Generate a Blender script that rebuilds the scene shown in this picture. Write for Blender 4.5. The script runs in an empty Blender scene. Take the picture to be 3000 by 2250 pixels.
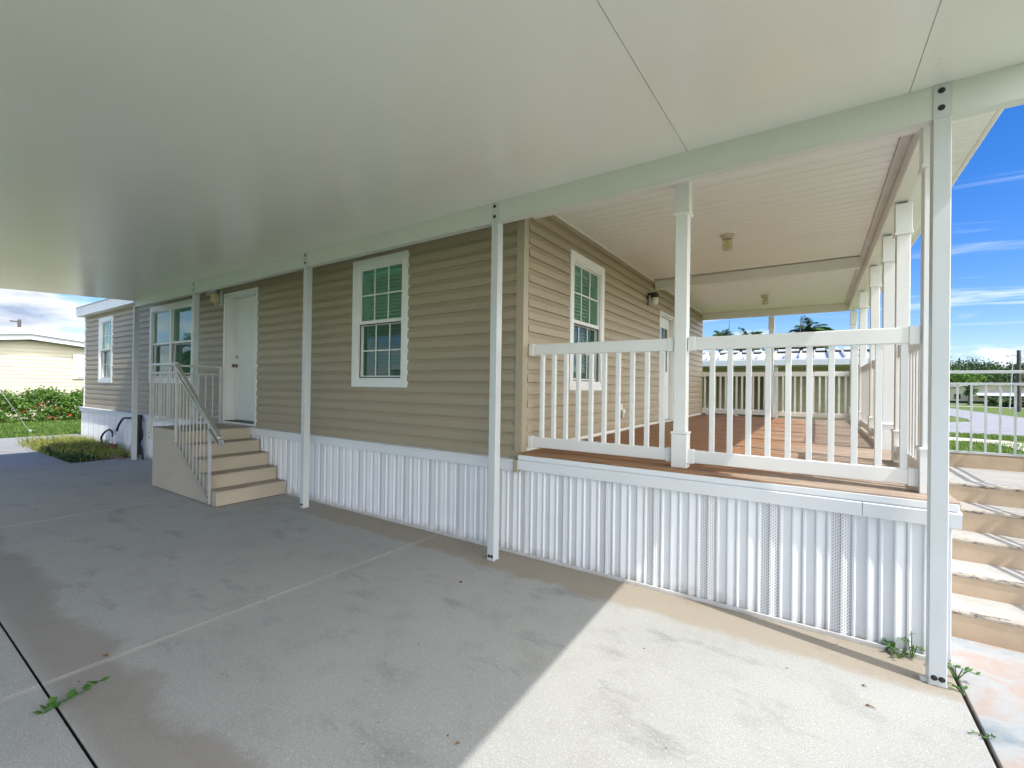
import bpy, bmesh, math, random
from mathutils import Vector, Matrix
random.seed(7)
R = math.radians
S = bpy.context.scene
COL = S.collection

# ------------------------------------------------------------------ materials
def nt_new(name):
    m = bpy.data.materials.new(name); m.use_nodes = True
    nt = m.node_tree; nt.nodes.clear()
    return m, nt

class N:
    """small node helper"""
    def __init__(s, nt): s.nt = nt
    def n(s, t, **kw):
        nd = s.nt.nodes.new(t)
        for k, v in kw.items():
            if k.startswith('_'): setattr(nd, k[1:], v)
            else: nd.inputs[k.replace('__', ' ')].default_value = v
        return nd
    def l(s, a, b): s.nt.links.new(a, b)
    def pos(s): return s.n('ShaderNodeNewGeometry').outputs['Position']
    def math(s, op, a, b=None, c=None, clamp=False):
        nd = s.nt.nodes.new('ShaderNodeMath'); nd.operation = op; nd.use_clamp = clamp
        for i, v in enumerate((a, b, c)):
            if v is None: continue
            if isinstance(v, (int, float)): nd.inputs[i].default_value = v
            else: s.l(v, nd.inputs[i])
        return nd.outputs[0]
    def noise(s, vec, scale, detail=4, rough=.55, dist=0.0):
        nd = s.n('ShaderNodeTexNoise'); nd.inputs['Scale'].default_value = scale
        nd.inputs['Detail'].default_value = detail; nd.inputs['Roughness'].default_value = rough
        nd.inputs['Distortion'].default_value = dist
        s.l(vec, nd.inputs['Vector']); return nd.outputs['Fac']
    def mapv(s, vec, scale=(1, 1, 1), rot=(0, 0, 0), loc=(0, 0, 0)):
        nd = s.n('ShaderNodeMapping'); nd.inputs['Scale'].default_value = scale
        nd.inputs['Rotation'].default_value = rot; nd.inputs['Location'].default_value = loc
        s.l(vec, nd.inputs['Vector']); return nd.outputs[0]
    def ramp(s, fac, stops):
        nd = s.n('ShaderNodeValToRGB'); el = nd.color_ramp.elements
        while len(el) < len(stops): el.new(.5)
        for e, (p, c) in zip(el, stops):
            e.position = p
            e.color = (c, c, c, 1) if isinstance(c, (int, float)) else (*c, 1)
        s.l(fac, nd.inputs[0]); return nd.outputs[0]
    def sstep(s, v, a, b):
        nd = s.n('ShaderNodeMapRange'); nd.interpolation_type = 'SMOOTHSTEP'
        nd.inputs['From Min'].default_value = a; nd.inputs['From Max'].default_value = b
        s.l(v, nd.inputs['Value']); return nd.outputs[0]
    def mix(s, fac, a, b, mode='MIX'):
        nd = s.n('ShaderNodeMixRGB'); nd.blend_type = mode
        for i, v in ((0, fac), (1, a), (2, b)):
            if isinstance(v, (int, float)): nd.inputs[i].default_value = v if i == 0 else (v, v, v, 1)
            elif isinstance(v, tuple): nd.inputs[i].default_value = (*v, 1)
            else: s.l(v, nd.inputs[i])
        return nd.outputs[0]
    def bump(s, h, strength=.2, dist=.01):
        nd = s.n('ShaderNodeBump'); nd.inputs['Strength'].default_value = strength
        nd.inputs['Distance'].default_value = dist; s.l(h, nd.inputs['Height']); return nd.outputs[0]
    def out(s, col, rough=.5, normal=None, spec=.5, metal=0.0, trans=None, coat=0.0):
        p = s.n('ShaderNodeBsdfPrincipled')
        for key, v in (('Base Color', col), ('Roughness', rough), ('Metallic', metal)):
            if isinstance(v, (int, float)): p.inputs[key].default_value = v
            elif isinstance(v, tuple): p.inputs[key].default_value = (*v, 1)
            else: s.l(v, p.inputs[key])
        p.inputs['Specular IOR Level'].default_value = spec
        if coat:
            p.inputs['Coat Weight'].default_value = coat; p.inputs['Coat Roughness'].default_value = .12
        if normal is not None: s.l(normal, p.inputs['Normal'])
        o = s.n('ShaderNodeOutputMaterial')
        if trans is not None:
            t = s.n('ShaderNodeBsdfTranslucent'); t.inputs['Color'].default_value = (*trans, 1)
            a = s.n('ShaderNodeMixShader'); a.inputs[0].default_value = .3
            s.l(p.outputs[0], a.inputs[1]); s.l(t.outputs[0], a.inputs[2]); s.l(a.outputs[0], o.inputs[0])
        else: s.l(p.outputs[0], o.inputs[0])
        return p

def pm(name, base, rough=.5, var=.06, scale=3.0, bump=.0, bscale=60, spec=.5, metal=0.0,
       stretch=(1, 1, 1), dirt=None, dirt_amt=0.0, trans=None, bdist=.004):
    m, nt = nt_new(name); h = N(nt); P = h.mapv(h.pos(), stretch)
    f = h.noise(P, scale, 5)
    lo = tuple(c * (1 - var) for c in base); hi = tuple(min(1, c * (1 + var)) for c in base)
    col = h.ramp(f, [(.3, lo), (.7, hi)])
    if dirt:
        g = h.noise(P, scale * .7, 7, .7)
        col = h.mix(h.math('MULTIPLY', h.sstep(g, .5, .75), dirt_amt), col, dirt)
    nm = None
    if bump: nm = h.bump(h.noise(P, bscale, 3), bump, bdist)
    h.out(col, rough, nm, spec, metal, trans)
    return m

M = {}
M['white'] = pm('white_aluminium_paint', (.58, .61, .61), .38, .04, 2.5, .06, 140, dirt=(.45, .43, .38), dirt_amt=.10)
M['beam'] = pm('carport_beam_paint', (.66, .69, .64), .42, .03, 1.5, .08, 160, dirt=(.4, .38, .32), dirt_amt=.10)
M['vinyl'] = pm('white_vinyl', (.80, .80, .78), .35, .03, 2.5, .03, 90, dirt=(.5, .48, .42), dirt_amt=.08)
M['trim'] = pm('white_trim', (.78, .79, .77), .4, .04, 2, .04, 90, dirt=(.45, .43, .4), dirt_amt=.12)
M['porch_ceiling'] = pm('porch_ceiling_vinyl', (.87, .88, .865), .42, .02, 1.5, .05, 80, dirt=(.5, .46, .4), dirt_amt=.08)
M['siding'] = pm('tan_vinyl_siding', (.365, .308, .212), .48, .05, 1.6, .12, 55, stretch=(.35, .35, 3), dirt=(.3, .26, .2), dirt_amt=.1)
M['corner'] = pm('tan_corner_post', (.41, .352, .25), .45, .04, 2, .05, 80)
def mat_skirt():
    m, nt = nt_new('white_metal_skirting'); h = N(nt); P = h.pos()
    sx = h.n('ShaderNodeSeparateXYZ'); h.l(P, sx.inputs[0]); z = sx.outputs[2]
    col = h.ramp(h.noise(P, 2.2, 5), [(.3, (.73, .75, .77)), (.7, (.78, .80, .82))])
    sp = h.math('ADD', z, h.math('MULTIPLY', h.math('SUBTRACT', h.noise(P, 7, 6, .75), .5), .22))
    col = h.mix(h.math('MULTIPLY', h.sstep(sp, .12, -.02), .55), col, (.33, .28, .21))   # soil splashed up from the slab
    st = h.noise(h.mapv(P, (14, 14, 1.2)), 2.0, 6, .75)
    col = h.mix(h.math('MULTIPLY', h.sstep(st, .60, .78), .22), col, (.45, .44, .40))
    h.out(col, .36, h.bump(h.noise(P, 9, 2), .05, .01), .5); return m
M['skirt'] = mat_skirt()
M['rail_grey'] = pm('weathered_pale_rail', (.50, .53, .51), .45, .06, 5, .03, 60)
M['steel'] = pm('aluminium_rail', (.62, .62, .61), .36, .07, 6, .03, 60, metal=.75)
M['bolt'] = pm('dark_bolt', (.05, .045, .045), .4, .3, 40, metal=.6)
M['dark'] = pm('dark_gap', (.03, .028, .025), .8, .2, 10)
M['door'] = pm('white_painted_door', (.74, .76, .74), .4, .03, 2, .03, 80, dirt=(.5, .48, .43), dirt_amt=.12)
M['blind'] = pm('window_blind', (.84, .86, .82), .5, .04, 3)
M['room'] = pm('room_plaster', (.74, .78, .74), .8, .04, 3)
M['step_paint'] = pm('beige_step_paint', (.46, .40, .31), .6, .06, 1.7, .25, 120, dirt=(.26, .22, .17), dirt_amt=.25)
M['tread'] = pm('darker_tread_paint', (.36, .31, .245), .7, .08, 2.5, .3, 130, dirt=(.2, .17, .13), dirt_amt=.4)  # darker, browner coat than the stair body
M['brass'] = pm('aged_brass', (.18, .09, .045), .3, .25, 20, metal=.8)
M['chrome'] = pm('satin_chrome', (.6, .6, .6), .22, .1, 20, metal=.9)
M['black_plastic'] = pm('black_plastic', (.02, .02, .022), .45, .2, 12)
M['black_hose'] = pm('black_rubber_hose', (.018, .018, .02), .5, .2, 14)
M['pvc'] = pm('white_pvc', (.72, .72, .70), .4, .06, 8, dirt=(.35, .3, .22), dirt_amt=.3)
M['valve'] = pm('red_brown_valve', (.16, .045, .035), .5, .3, 20)
M['yellowed'] = pm('yellowed_plastic', (.62, .54, .30), .5, .1, 14)
M['rusty'] = pm('rusty_white_metal', (.62, .56, .45), .5, .08, 20, dirt=(.32, .16, .05), dirt_amt=.8)
M['frost'] = pm('frosted_shade', (.72, .70, .62), .3, .05, 8)
M['leaf'] = pm('weed_leaf', (.07, .17, .03), .5, .35, 30, trans=(.12, .28, .04))
M['dryleaf'] = pm('dry_leaf', (.22, .11, .04), .7, .3, 30)
M['timber'] = pm('weathered_timber', (.20, .13, .07), .8, .25, 8, .4, 60)
M['white_roof'] = pm('white_metal_roof', (.66, .66, .65), .4, .04, 2)
M['gutter'] = pm('pale_gutter', (.70, .74, .76), .4, .03, 2)
M['olive'] = pm('olive_tan_siding', (.36, .33, .20), .6, .08, 2, stretch=(.3, .3, 3))
M['cream'] = pm('cream_siding', (.52, .485, .37), .55, .04, 1.5, stretch=(.3, .3, 3))
M['fascia_shade'] = pm('shaded_white_fascia', (.36, .38, .41), .45, .04, 2)  # white fascia with its shade put into a blue-grey colour
M['far_wall'] = pm('far_house_wall', (.62, .56, .42), .7, .06, .6)
M['far_roof'] = pm('far_house_roof', (.60, .58, .55), .6, .08, .5)
M['palm_leaf'] = pm('palm_leaf', (.08, .16, .04), .5, .4, 2.5, trans=(.08, .18, .03))
M['trunk'] = pm('palm_trunk', (.22, .18, .14), .9, .25, 6, .5, 30)
M['tree_leaf'] = pm('tree_leaf', (.045, .085, .022), .6, .5, .5, trans=(.06, .13, .02))
M['tree_leaf_bright'] = pm('tree_leaf_bright', (.12, .24, .03), .6, .4, .5, trans=(.12, .26, .03))
M['hedge_leaf'] = pm('hedge_leaf', (.085, .17, .022), .42, .3, 3, trans=(.14, .30, .03))
M['flower'] = pm('hibiscus_petal', (.70, .16, .08), .5, .2, 12, trans=(.8, .2, .1))
M['grass'] = pm('grass_blade', (.13, .22, .04), .6, .4, 1.2, trans=(.16, .28, .04))
M['dry_grass'] = pm('clump_blade', (.34, .36, .08), .6, .4, 2.5, trans=(.36, .38, .08))
M['ivy'] = pm('ground_cover_leaf', (.05, .11, .035), .5, .4, 8, trans=(.05, .12, .03))
M['pole'] = pm('weathered_pole', (.10, .085, .09), .85, .2, 3)
M['wire'] = pm('galvanised_wire', (.36, .40, .36), .45, .1, 8)
M['asphalt'] = pm('pale_asphalt', (.30, .30, .315), .9, .12, 1.2, .2, 25)
M['walk'] = pm('sidewalk_concrete', (.58, .54, .46), .85, .08, 1.5, .2, 40)
M['bulb'] = pm('yellow_bulb_glass', (.72, .68, .22), .25, .05, 8)
M['channel'] = pm('grey_channel', (.62, .62, .61), .45, .05, 4)
M['soil'] = pm('bare_soil', (.10, .075, .05), .95, .3, 5, .6, 30)
M['screen_dark'] = pm('window_dark', (.02, .03, .03), .15, .2, 3)

def mat_ceiling():
    m, nt = nt_new('stucco_embossed_aluminium'); h = N(nt); P = h.pos()
    col = h.ramp(h.noise(P, .8, 4), [(.3, (.80, .795, .735)), (.7, (.84, .835, .77))])
    spot = h.sstep(h.noise(P, 9, 2, .5), .76, .80)
    col = h.mix(h.math('MULTIPLY', spot, .25), col, (.35, .32, .26))
    v = h.n('ShaderNodeTexVoronoi'); v.inputs['Scale'].default_value = 95; h.l(P, v.inputs['Vector'])
    bh = h.math('ADD', h.math('MULTIPLY', v.outputs['Distance'], .7), h.noise(P, 160, 2))
    nm = h.bump(bh, .22, .004)
    h.out(col, .12, nm, .9)
    return m
M['ceiling'] = mat_ceiling()

def mat_concrete():
    m, nt = nt_new('driveway_concrete'); h = N(nt); P = h.pos()
    sx = h.n('ShaderNodeSeparateXYZ'); h.l(P, sx.inputs[0]); x, y = sx.outputs[0], sx.outputs[1]
    big = h.noise(P, .55, 5, .6); mid = h.noise(P, 3.2, 6, .65); fine = h.noise(P, 55, 3, .6); grit = h.noise(P, 190, 2, .6)
    col = h.ramp(big, [(.3, (.375, .38, .368)), (.7, (.455, .455, .435))])
    ax = None
    for jx in (-.89, -4.95):                            # tooled, paler margin along each joint
        q = h.sstep(h.math('ABSOLUTE', h.math('SUBTRACT', x, jx)), .032, .018)
        ax = q if ax is None else h.math('MAXIMUM', ax, q)
    col = h.mix(h.math('MULTIPLY', h.sstep(mid, .48, .68), .52), col, (.33, .325, .31))
    # scuffs stretched along the drive
    sc = h.noise(h.mapv(P, (1.1, 2.6, 1), (0, 0, .25)), 1.3, 7, .70)
    col = h.mix(h.math('MULTIPLY', h.sstep(sc, .54, .70), .66), col, (.23, .23, .225))
    sc2 = h.noise(h.mapv(P, (1.2, 3.2, 1), (0, 0, .5), (5, 2, 0)), 4.5, 5, .7)
    col = h.mix(h.math('MULTIPLY', h.sstep(sc2, .64, .74), .45), col, (.21, .21, .205))
    col = h.mix(h.math('MULTIPLY', h.sstep(grit, .40, .60), .62), col, (.22, .215, .205))
    col = h.mix(h.math('MULTIPLY', h.sstep(fine, .52, .75), .30), col, (.66, .65, .62))
    w1 = h.math('MULTIPLY', h.math('SUBTRACT', h.noise(P, 1.3, 5, .62), .5), .55)
    yy = h.math('ADD', y, w1)
    damp = h.math('MULTIPLY', h.sstep(yy, -2.42, -2.54), h.sstep(y, -2.86, -2.74))
    col = h.mix(h.math('MULTIPLY', damp, .64), col, (.235, .205, .185))
    w2 = h.math('MULTIPLY', h.math('SUBTRACT', h.noise(P, 3.0, 6, .7), .5), .30)
    st = h.math('MULTIPLY', h.sstep(h.math('ADD', y, w2), -.16, -.06), h.sstep(x, -3.6, -2.4))
    col = h.mix(h.math('MULTIPLY', st, .62), col, (.30, .235, .155))
    col = h.mix(h.math('MULTIPLY', ax, .22), col, (.62, .61, .58))
    col = h.mix(h.sstep(sx.outputs[2], -.002, -.008), col, (.045, .038, .03))      # grit packed into the joints
    # bigger blotch
    bl = h.sstep(h.noise(h.mapv(P, (1, 1, 1), (0, 0, 0), (3.1, 1.2, 0)), 1.1, 4, .6), .64, .74)
    col = h.mix(h.math('MULTIPLY', bl, .25), col, (.29, .27, .275))
    nm = h.bump(h.math('ADD', h.math('MULTIPLY', fine, .5), grit), .22, .004)
    h.out(col, .82, nm, .35)
    return m
M['concrete'] = mat_concrete()

def mat_pad():
    m, nt = nt_new('stained_pad_concrete'); h = N(nt); P = h.pos()
    a = h.noise(P, 1.5, 6, .65, .5); b = h.noise(P, 2.4, 6, .7); g = h.noise(P, 120, 2)
    col = h.ramp(a, [(.36, (.19, .235, .26)), (.50, (.34, .355, .36)), (.60, (.36, .29, .25)), (.70, (.37, .30, .28))])
    col = h.mix(h.math('MULTIPLY', h.sstep(b, .5, .7), .6), col, (.38, .385, .38))
    st = h.noise(h.mapv(P, (3, 9, 1), (0, 0, .3)), 3, 6, .75)
    col = h.mix(h.math('MULTIPLY', h.sstep(st, .58, .72), .45), col, (.33, .31, .30))
    h.out(col, .85, h.bump(g, .25, .004), .3)
    return m
M['pad'] = mat_pad()

def mat_deck():
    m, nt = nt_new('stained_deck_boards'); h = N(nt); P = h.pos()
    sx = h.n('ShaderNodeSeparateXYZ'); h.l(P, sx.inputs[0]); x, y, z = sx.outputs
    board = h.math('FLOOR', h.math('DIVIDE', y, .145))
    wn = h.n('ShaderNodeTexWhiteNoise'); wn.noise_dimensions = '1D'; h.l(board, wn.inputs['W'])
    rb = wn.outputs['Value']
    cmb = h.n('ShaderNodeCombineXYZ'); h.l(h.math('ADD', h.math('MULTIPLY', x, .9), h.math('MULTIPLY', rb, 40)), cmb.inputs[0])
    h.l(h.math('MULTIPLY', y, 22), cmb.inputs[1]); h.l(h.math('MULTIPLY', z, 22), cmb.inputs[2])
    gr = h.noise(cmb.outputs[0], 2.4, 8, .68, .4)
    red = h.ramp(gr, [(.3, (.11, .05, .025)), (.52, (.30, .155, .075)), (.72, (.48, .275, .14))])
    grey = h.ramp(gr, [(.3, (.17, .125, .09)), (.52, (.40, .325, .26)), (.72, (.56, .48, .40))])
    wx = h.math('ADD', x, h.math('MULTIPLY', h.math('SUBTRACT', h.noise(P, .8, 5, .7), .5), 2.0))
    wx = h.math('ADD', wx, h.math('MULTIPLY', rb, .5))
    col = h.mix(h.math('MULTIPLY', h.sstep(wx, 2.0, 3.2), .85), red, grey)
    kn = h.n('ShaderNodeTexVoronoi'); kn.inputs['Scale'].default_value = 3.1; h.l(P, kn.inputs['Vector'])
    col = h.mix(h.math('MULTIPLY', h.sstep(kn.outputs['Distance'], .045, .02), .8), col, (.05, .025, .015))
    h.out(col, .62, h.bump(gr, .5, .004), .35)
    return m
M['deck'] = mat_deck()

def mat_sunstep():
    m, nt = nt_new('worn_sunlit_treads'); h = N(nt); P = h.pos()
    a = h.noise(P, 5, 7, .7)
    col = h.ramp(a, [(.35, (.37, .355, .32)), (.6, (.44, .43, .40))])
    e = h.noise(h.mapv(P, (4, 4, 4)), 4, 7, .8)
    col = h.mix(h.math('MULTIPLY', h.sstep(e, .60, .72), .4), col, (.20, .185, .165))
    h.out(col, .8, h.bump(a, .3, .005), .3); return m
M['sun_tread'] = mat_sunstep()
def mat_sunriser():
    m, nt = nt_new('tan_painted_risers'); h = N(nt); P = h.pos()
    a = h.noise(P, 3, 6, .65)
    col = h.ramp(a, [(.35, (.44, .33, .225)), (.65, (.52, .40, .28))])
    e = h.noise(h.mapv(P, (2, 4, 6)), 6, 7, .8)
    col = h.mix(h.math('MULTIPLY', h.sstep(e, .62, .72), .6), col, (.14, .12, .10))
    h.out(col, .75, h.bump(e, .25, .004), .3); return m
M['sun_riser'] = mat_sunriser()
M['grime'] = pm('black_tread_grime', (.06, .055, .05), .9, .4, 30, .5, 60)

def mat_lawn():
    m, nt = nt_new('lawn'); h = N(nt); P = h.pos()
    a = h.noise(P, .35, 6, .65); b = h.noise(P, 14, 5, .75)
    col = h.ramp(b, [(.3, (.05, .095, .018)), (.55, (.13, .20, .04)), (.75, (.24, .28, .07))])
    col = h.mix(h.math('MULTIPLY', h.sstep(a, .45, .7), .35), col, (.24, .23, .08))
    h.out(col, .9, h.bump(b, .8, .04), .2); return m
M['lawn'] = mat_lawn()

def mat_perf():
    """vented skirting: slotted holes punched through the sheet (procedural cut-outs)"""
    m, nt = nt_new('vented_skirting'); h = N(nt); P = h.pos()
    sx = h.n('ShaderNodeSeparateXYZ'); h.l(P, sx.inputs[0]); x, y, z = sx.outputs
    u = h.math('DIVIDE', x, .0135); row = h.math('FLOOR', u)
    v = h.math('ADD', h.math('DIVIDE', z, .022), h.math('MULTIPLY', row, .5))
    fu = h.math('SUBTRACT', h.math('FRACT', u), .5); fv = h.math('SUBTRACT', h.math('FRACT', v), .5)
    d = h.math('ADD', h.math('POWER', h.math('MULTIPLY', fu, 3.6), 2.0), h.math('POWER', h.math('MULTIPLY', fv, 2.7), 2.0))
    hole = h.math('LESS_THAN', d, .72)
    col = h.mix(hole, (.75, .76, .77), (.38, .38, .375))
    h.out(col, .42, None, .4); return m
M['perf'] = mat_perf()

def mat_glass(name, tint, refl=1.0, dark=0.0):
    m, nt = nt_new(name); h = N(nt)
    lw = h.n('ShaderNodeLayerWeight'); lw.inputs['Blend'].default_value = .5
    frs = h.math('ADD', .07, h.math('MULTIPLY', h.math('POWER', lw.outputs['Facing'], 4.2), .9))
    t = h.n('ShaderNodeBsdfTransparent'); t.inputs['Color'].default_value = (*tint, 1)
    g = h.n('ShaderNodeBsdfGlossy'); g.inputs['Roughness'].default_value = .004
    g.inputs['Color'].default_value = (.82 * refl, .9 * refl, .9 * refl, 1)
    mx = h.n('ShaderNodeMixShader'); h.l(frs, mx.inputs[0])
    h.l(t.outputs[0], mx.inputs[1]); h.l(g.outputs[0], mx.inputs[2])
    o = h.n('ShaderNodeOutputMaterial'); h.l(mx.outputs[0], o.inputs[0]); return m
M['glass'] = mat_glass('tinted_pane', (.44, .68, .58))
M['glass_lower'] = mat_glass('tinted_screened_pane', (.24, .40, .35), .9)
M['glass_clear'] = mat_glass('clear_jar_glass', (.9, .9, .86), .6)

# ------------------------------------------------------------------ mesh builder
class MB:
    def __init__(s): s.bm = bmesh.new()
    def box(s, x0, x1, y0, y1, z0, z1, bev=0.0):
        vs = [s.bm.verts.new((x, y, z)) for x in (x0, x1) for y in (y0, y1) for z in (z0, z1)]
        f = [(0, 1, 3, 2), (4, 6, 7, 5), (0, 4, 5, 1), (2, 3, 7, 6), (0, 2, 6, 4), (1, 5, 7, 3)]
        fs = [s.bm.faces.new([vs[i] for i in q]) for q in f]
        if bev:
            es = list({e for q in fs for e in q.edges})
            bmesh.ops.bevel(s.bm, geom=es, offset=bev, segments=1, affect='EDGES', profile=.5)
        return s
    def obox(s, a, b, w, h, up=(0, 0, 1), bev=0.0):
        """box along a->b with section w (sideways) x h (up)"""
        a, b = Vector(a), Vector(b); d = (b - a).normalized(); u = Vector(up)
        sd = d.cross(u).normalized(); u = sd.cross(d).normalized()
        vs = [s.bm.verts.new(p + sd * (i * w / 2) + u * (j * h / 2)) for p in (a, b) for i in (-1, 1) for j in (-1, 1)]
        f = [(0, 1, 3, 2), (4, 6, 7, 5), (0, 4, 5, 1), (2, 3, 7, 6), (0, 2, 6, 4), (1, 5, 7, 3)]
        fs = [s.bm.faces.new([vs[i] for i in q]) for q in f]
        if bev:
            es = list({e for q in fs for e in q.edges})
            bmesh.ops.bevel(s.bm, geom=es, offset=bev, segments=1, affect='EDGES', profile=.5)
        return s
    def poly(s, pts):
        s.bm.faces.new([s.bm.verts.new(p) for p in pts]); return s
    def prism(s, pts, vec):
        """closed extrusion of polygon pts by vec"""
        v = Vector(vec); a = [s.bm.verts.new(p) for p in pts]; b = [s.bm.verts.new(Vector(p) + v) for p in pts]
        n = len(pts); s.bm.faces.new(a); s.bm.faces.new(b[::-1])
        for i in range(n): s.bm.faces.new((a[i], b[i], b[(i + 1) % n], a[(i + 1) % n]))
        return s
    def strip(s, pts, vec):
        """open extrusion (sheet) of polyline pts by vec"""
        v = Vector(vec); a = [s.bm.verts.new(p) for p in pts]; b = [s.bm.verts.new(Vector(p) + v) for p in pts]
        for i in range(len(pts) - 1): s.bm.faces.new((a[i], a[i + 1], b[i + 1], b[i]))
        return s
    def tube(s, pts, r, n=8, caps=True):
        pts = [Vector(p) for p in pts]; rs = r if isinstance(r, (list, tuple)) else [r] * len(pts)
        rings = []; ref = None
        for i, p in enumerate(pts):
            d = (pts[min(i + 1, len(pts) - 1)] - pts[max(i - 1, 0)]).normalized()
            if ref is None: ref = Vector((0, 0, 1)) if abs(d.z) < .9 else Vector((1, 0, 0))
            sd = d.cross(ref).normalized(); ref = sd.cross(d).normalized()
            rings.append([s.bm.verts.new(p + (sd * math.cos(t) + ref * math.sin(t)) * rs[i]) for t in [2 * math.pi * k / n for k in range(n)]])
        for a, b in zip(rings, rings[1:]):
            for k in range(n): s.bm.faces.new((a[k], a[(k + 1) % n], b[(k + 1) % n], b[k]))
        if caps:
            s.bm.faces.new(rings[0][::-1]); s.bm.faces.new(rings[-1])
        return s
    def lathe(s, c, prof, n=20, axis='z'):
        c = Vector(c); rings = []
        for r, t in prof:
            ring = []
            for k in range(n):
                a = 2 * math.pi * k / n; p = (r * math.cos(a), r * math.sin(a), t)
                if axis == 'y': p = (p[0], p[2], p[1])
                elif axis == 'x': p = (p[2], p[0], p[1])
                ring.append(s.bm.verts.new(c + Vector(p)))
            rings.append(ring)
        for a, b in zip(rings, rings[1:]):
            for k in range(n): s.bm.faces.new((a[k], a[(k + 1) % n], b[(k + 1) % n], b[k]))
        s.bm.faces.new(rings[0][::-1]); s.bm.faces.new(rings[-1])
        return s
    def leaf(s, c, d, up, ln, w):
        """pointed leaf quad"""
        c, d, up = Vector(c), Vector(d).normalized(), Vector(up)
        sd = d.cross(up)
        if sd.length < 1e-4: sd = d.cross(Vector((1, .3, 0)))
        sd.normalize()
        s.bm.faces.new([s.bm.verts.new(p) for p in (c, c + d * ln * .45 + sd * w / 2, c + d * ln, c + d * ln * .45 - sd * w / 2)])
        return s
    def build(s, name, mat, parent=None, smooth=False, keep=False):
        bm = s.bm; bmesh.ops.recalc_face_normals(bm, faces=bm.faces[:]) if not keep else None
        off = Vector((0, 0, 0)); p = parent
        while p is not None: off += Vector(p.location); p = p.parent
        if off.length: bmesh.ops.translate(bm, verts=bm.verts[:], vec=-off)
        me = bpy.data.meshes.new(name); bm.to_mesh(me); bm.free()
        mats = mat if isinstance(mat, (list, tuple)) else [mat]
        for q in mats: me.materials.append(M[q] if isinstance(q, str) else q)
        if smooth:
            for f in me.polygons: f.use_smooth = True
        o = bpy.data.objects.new(name, me); COL.objects.link(o)
        if parent is not None: o.parent = parent
        return o

def tag(o, label, cat, group=None):
    o['label'] = label; o['category'] = cat
    if group: o['group'] = group
    return o
def thing(name, label, cat, loc=(0, 0, 0), group=None):
    o = bpy.data.objects.new(name, None); COL.objects.link(o); o.location = loc
    o.empty_display_size = .2
    return tag(o, label, cat, group)
def struct(o, kind='structure'):
    o['kind'] = kind; return o
def copy_tree(o, parent=None):
    c = o.copy(); COL.objects.link(c)
    if parent is not None: c.parent = parent
    for ch in [q for q in bpy.data.objects if q.parent == o]: copy_tree(ch, c)
    return c

# ------------------------------------------------------------------ camera
yaw, pitch, roll = R(33.8411), R(.2873), R(.7745)
CAMP = Vector((2.5741, -3.4568, 1.65))
fw = Vector((-math.sin(yaw) * math.cos(pitch), math.cos(yaw) * math.cos(pitch), math.sin(pitch)))
rt = Vector((math.cos(yaw), math.sin(yaw), 0)); up = rt.cross(fw)
cr, sr = math.cos(roll), math.sin(roll)
r2 = rt * cr + up * sr; u2 = up * cr - rt * sr
cd = bpy.data.cameras.new('camera'); cam = bpy.data.objects.new('camera', cd); COL.objects.link(cam)
mw = Matrix.Identity(4)
for i in range(3): mw[i][0], mw[i][1], mw[i][2], mw[i][3] = r2[i], u2[i], -fw[i], CAMP[i]
cam.matrix_world = mw
cd.sensor_width = 36; cd.lens = 1327.35 / 3000 * 36; cd.clip_start = .02; cd.clip_end = 3000
S.camera = cam

# ------------------------------------------------------------------ light
AZ, EL = R(11.5), R(53.9)             # sun: out of +X, a little in front of the facade
sun_dir = Vector((math.cos(AZ) * math.cos(EL), -math.sin(AZ) * math.cos(EL), math.sin(EL)))
sl = bpy.data.lights.new('sun', 'SUN'); sl.energy = 2.05; sl.angle = R(.53); sl.color = (1, .965, .91)
so = bpy.data.objects.new('sun', sl); COL.objects.link(so); so.location = (20, -6, 30)
so.rotation_euler = (-sun_dir).to_track_quat('-Z', 'Y').to_euler()
w = bpy.data.worlds.new('World'); S.world = w; w.use_nodes = True
nt = w.node_tree; nt.nodes.clear(); h = N(nt)
sky = h.n('ShaderNodeTexSky'); sky.sky_type = 'NISHITA'; sky.sun_disc = False
sky.sun_elevation = EL; sky.sun_rotation = math.pi / 2 + AZ; sky.air_density = 1.0; sky.dust_density = .15; sky.ozone_density = 2.2
tc = h.n('ShaderNodeTexCoord'); D = tc.outputs['Generated']
sx = h.n('ShaderNodeSeparateXYZ'); h.l(D, sx.inputs[0]); dx, dy, dz = sx.outputs
den = h.math('ADD', h.math('MAXIMUM', dz, 0.0), .16)
cb = h.n('ShaderNodeCombineXYZ'); h.l(h.math('DIVIDE', dx, den), cb.inputs[0]); h.l(h.math('DIVIDE', dy, den), cb.inputs[1])
hs = h.n('ShaderNodeHueSaturation'); hs.inputs['Saturation'].default_value = 1.4; h.l(sky.outputs[0], hs.inputs['Color'])
base = h.mix(1.0, hs.outputs[0], (.56, .57, .76), 'MULTIPLY')
cl = h.noise(h.mapv(cb.outputs[0], (1, 1, 1), (0, 0, .4), (2.3, 1.7, 0)), 1.05, 9, .6, .25)
west = h.sstep(dx, -.35, -.95)                       # cumulus bank in the west
south = h.sstep(dy, -.15, -.6)
cov = h.math('MAXIMUM', h.math('MULTIPLY', west, .17), h.math('MULTIPLY', south, .03))
east_fill = h.sstep(dx, .30, .72)                         # added overbright cloud round the sun, out of view, fills the shade
cov = h.math('MAXIMUM', cov, h.math('MULTIPLY', east_fill, .45))
mask = h.sstep(h.math('ADD', cl, cov), .60, .73)
# thin cirrus streaks
ci = h.noise(h.mapv(cb.outputs[0], (.55, 2.6, 1), (0, 0, -.55), (.4, 3.3, 0)), 1.25, 9, .62, .6)
cirr = h.math('MULTIPLY', h.sstep(ci, .54, .74), .75)
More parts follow.
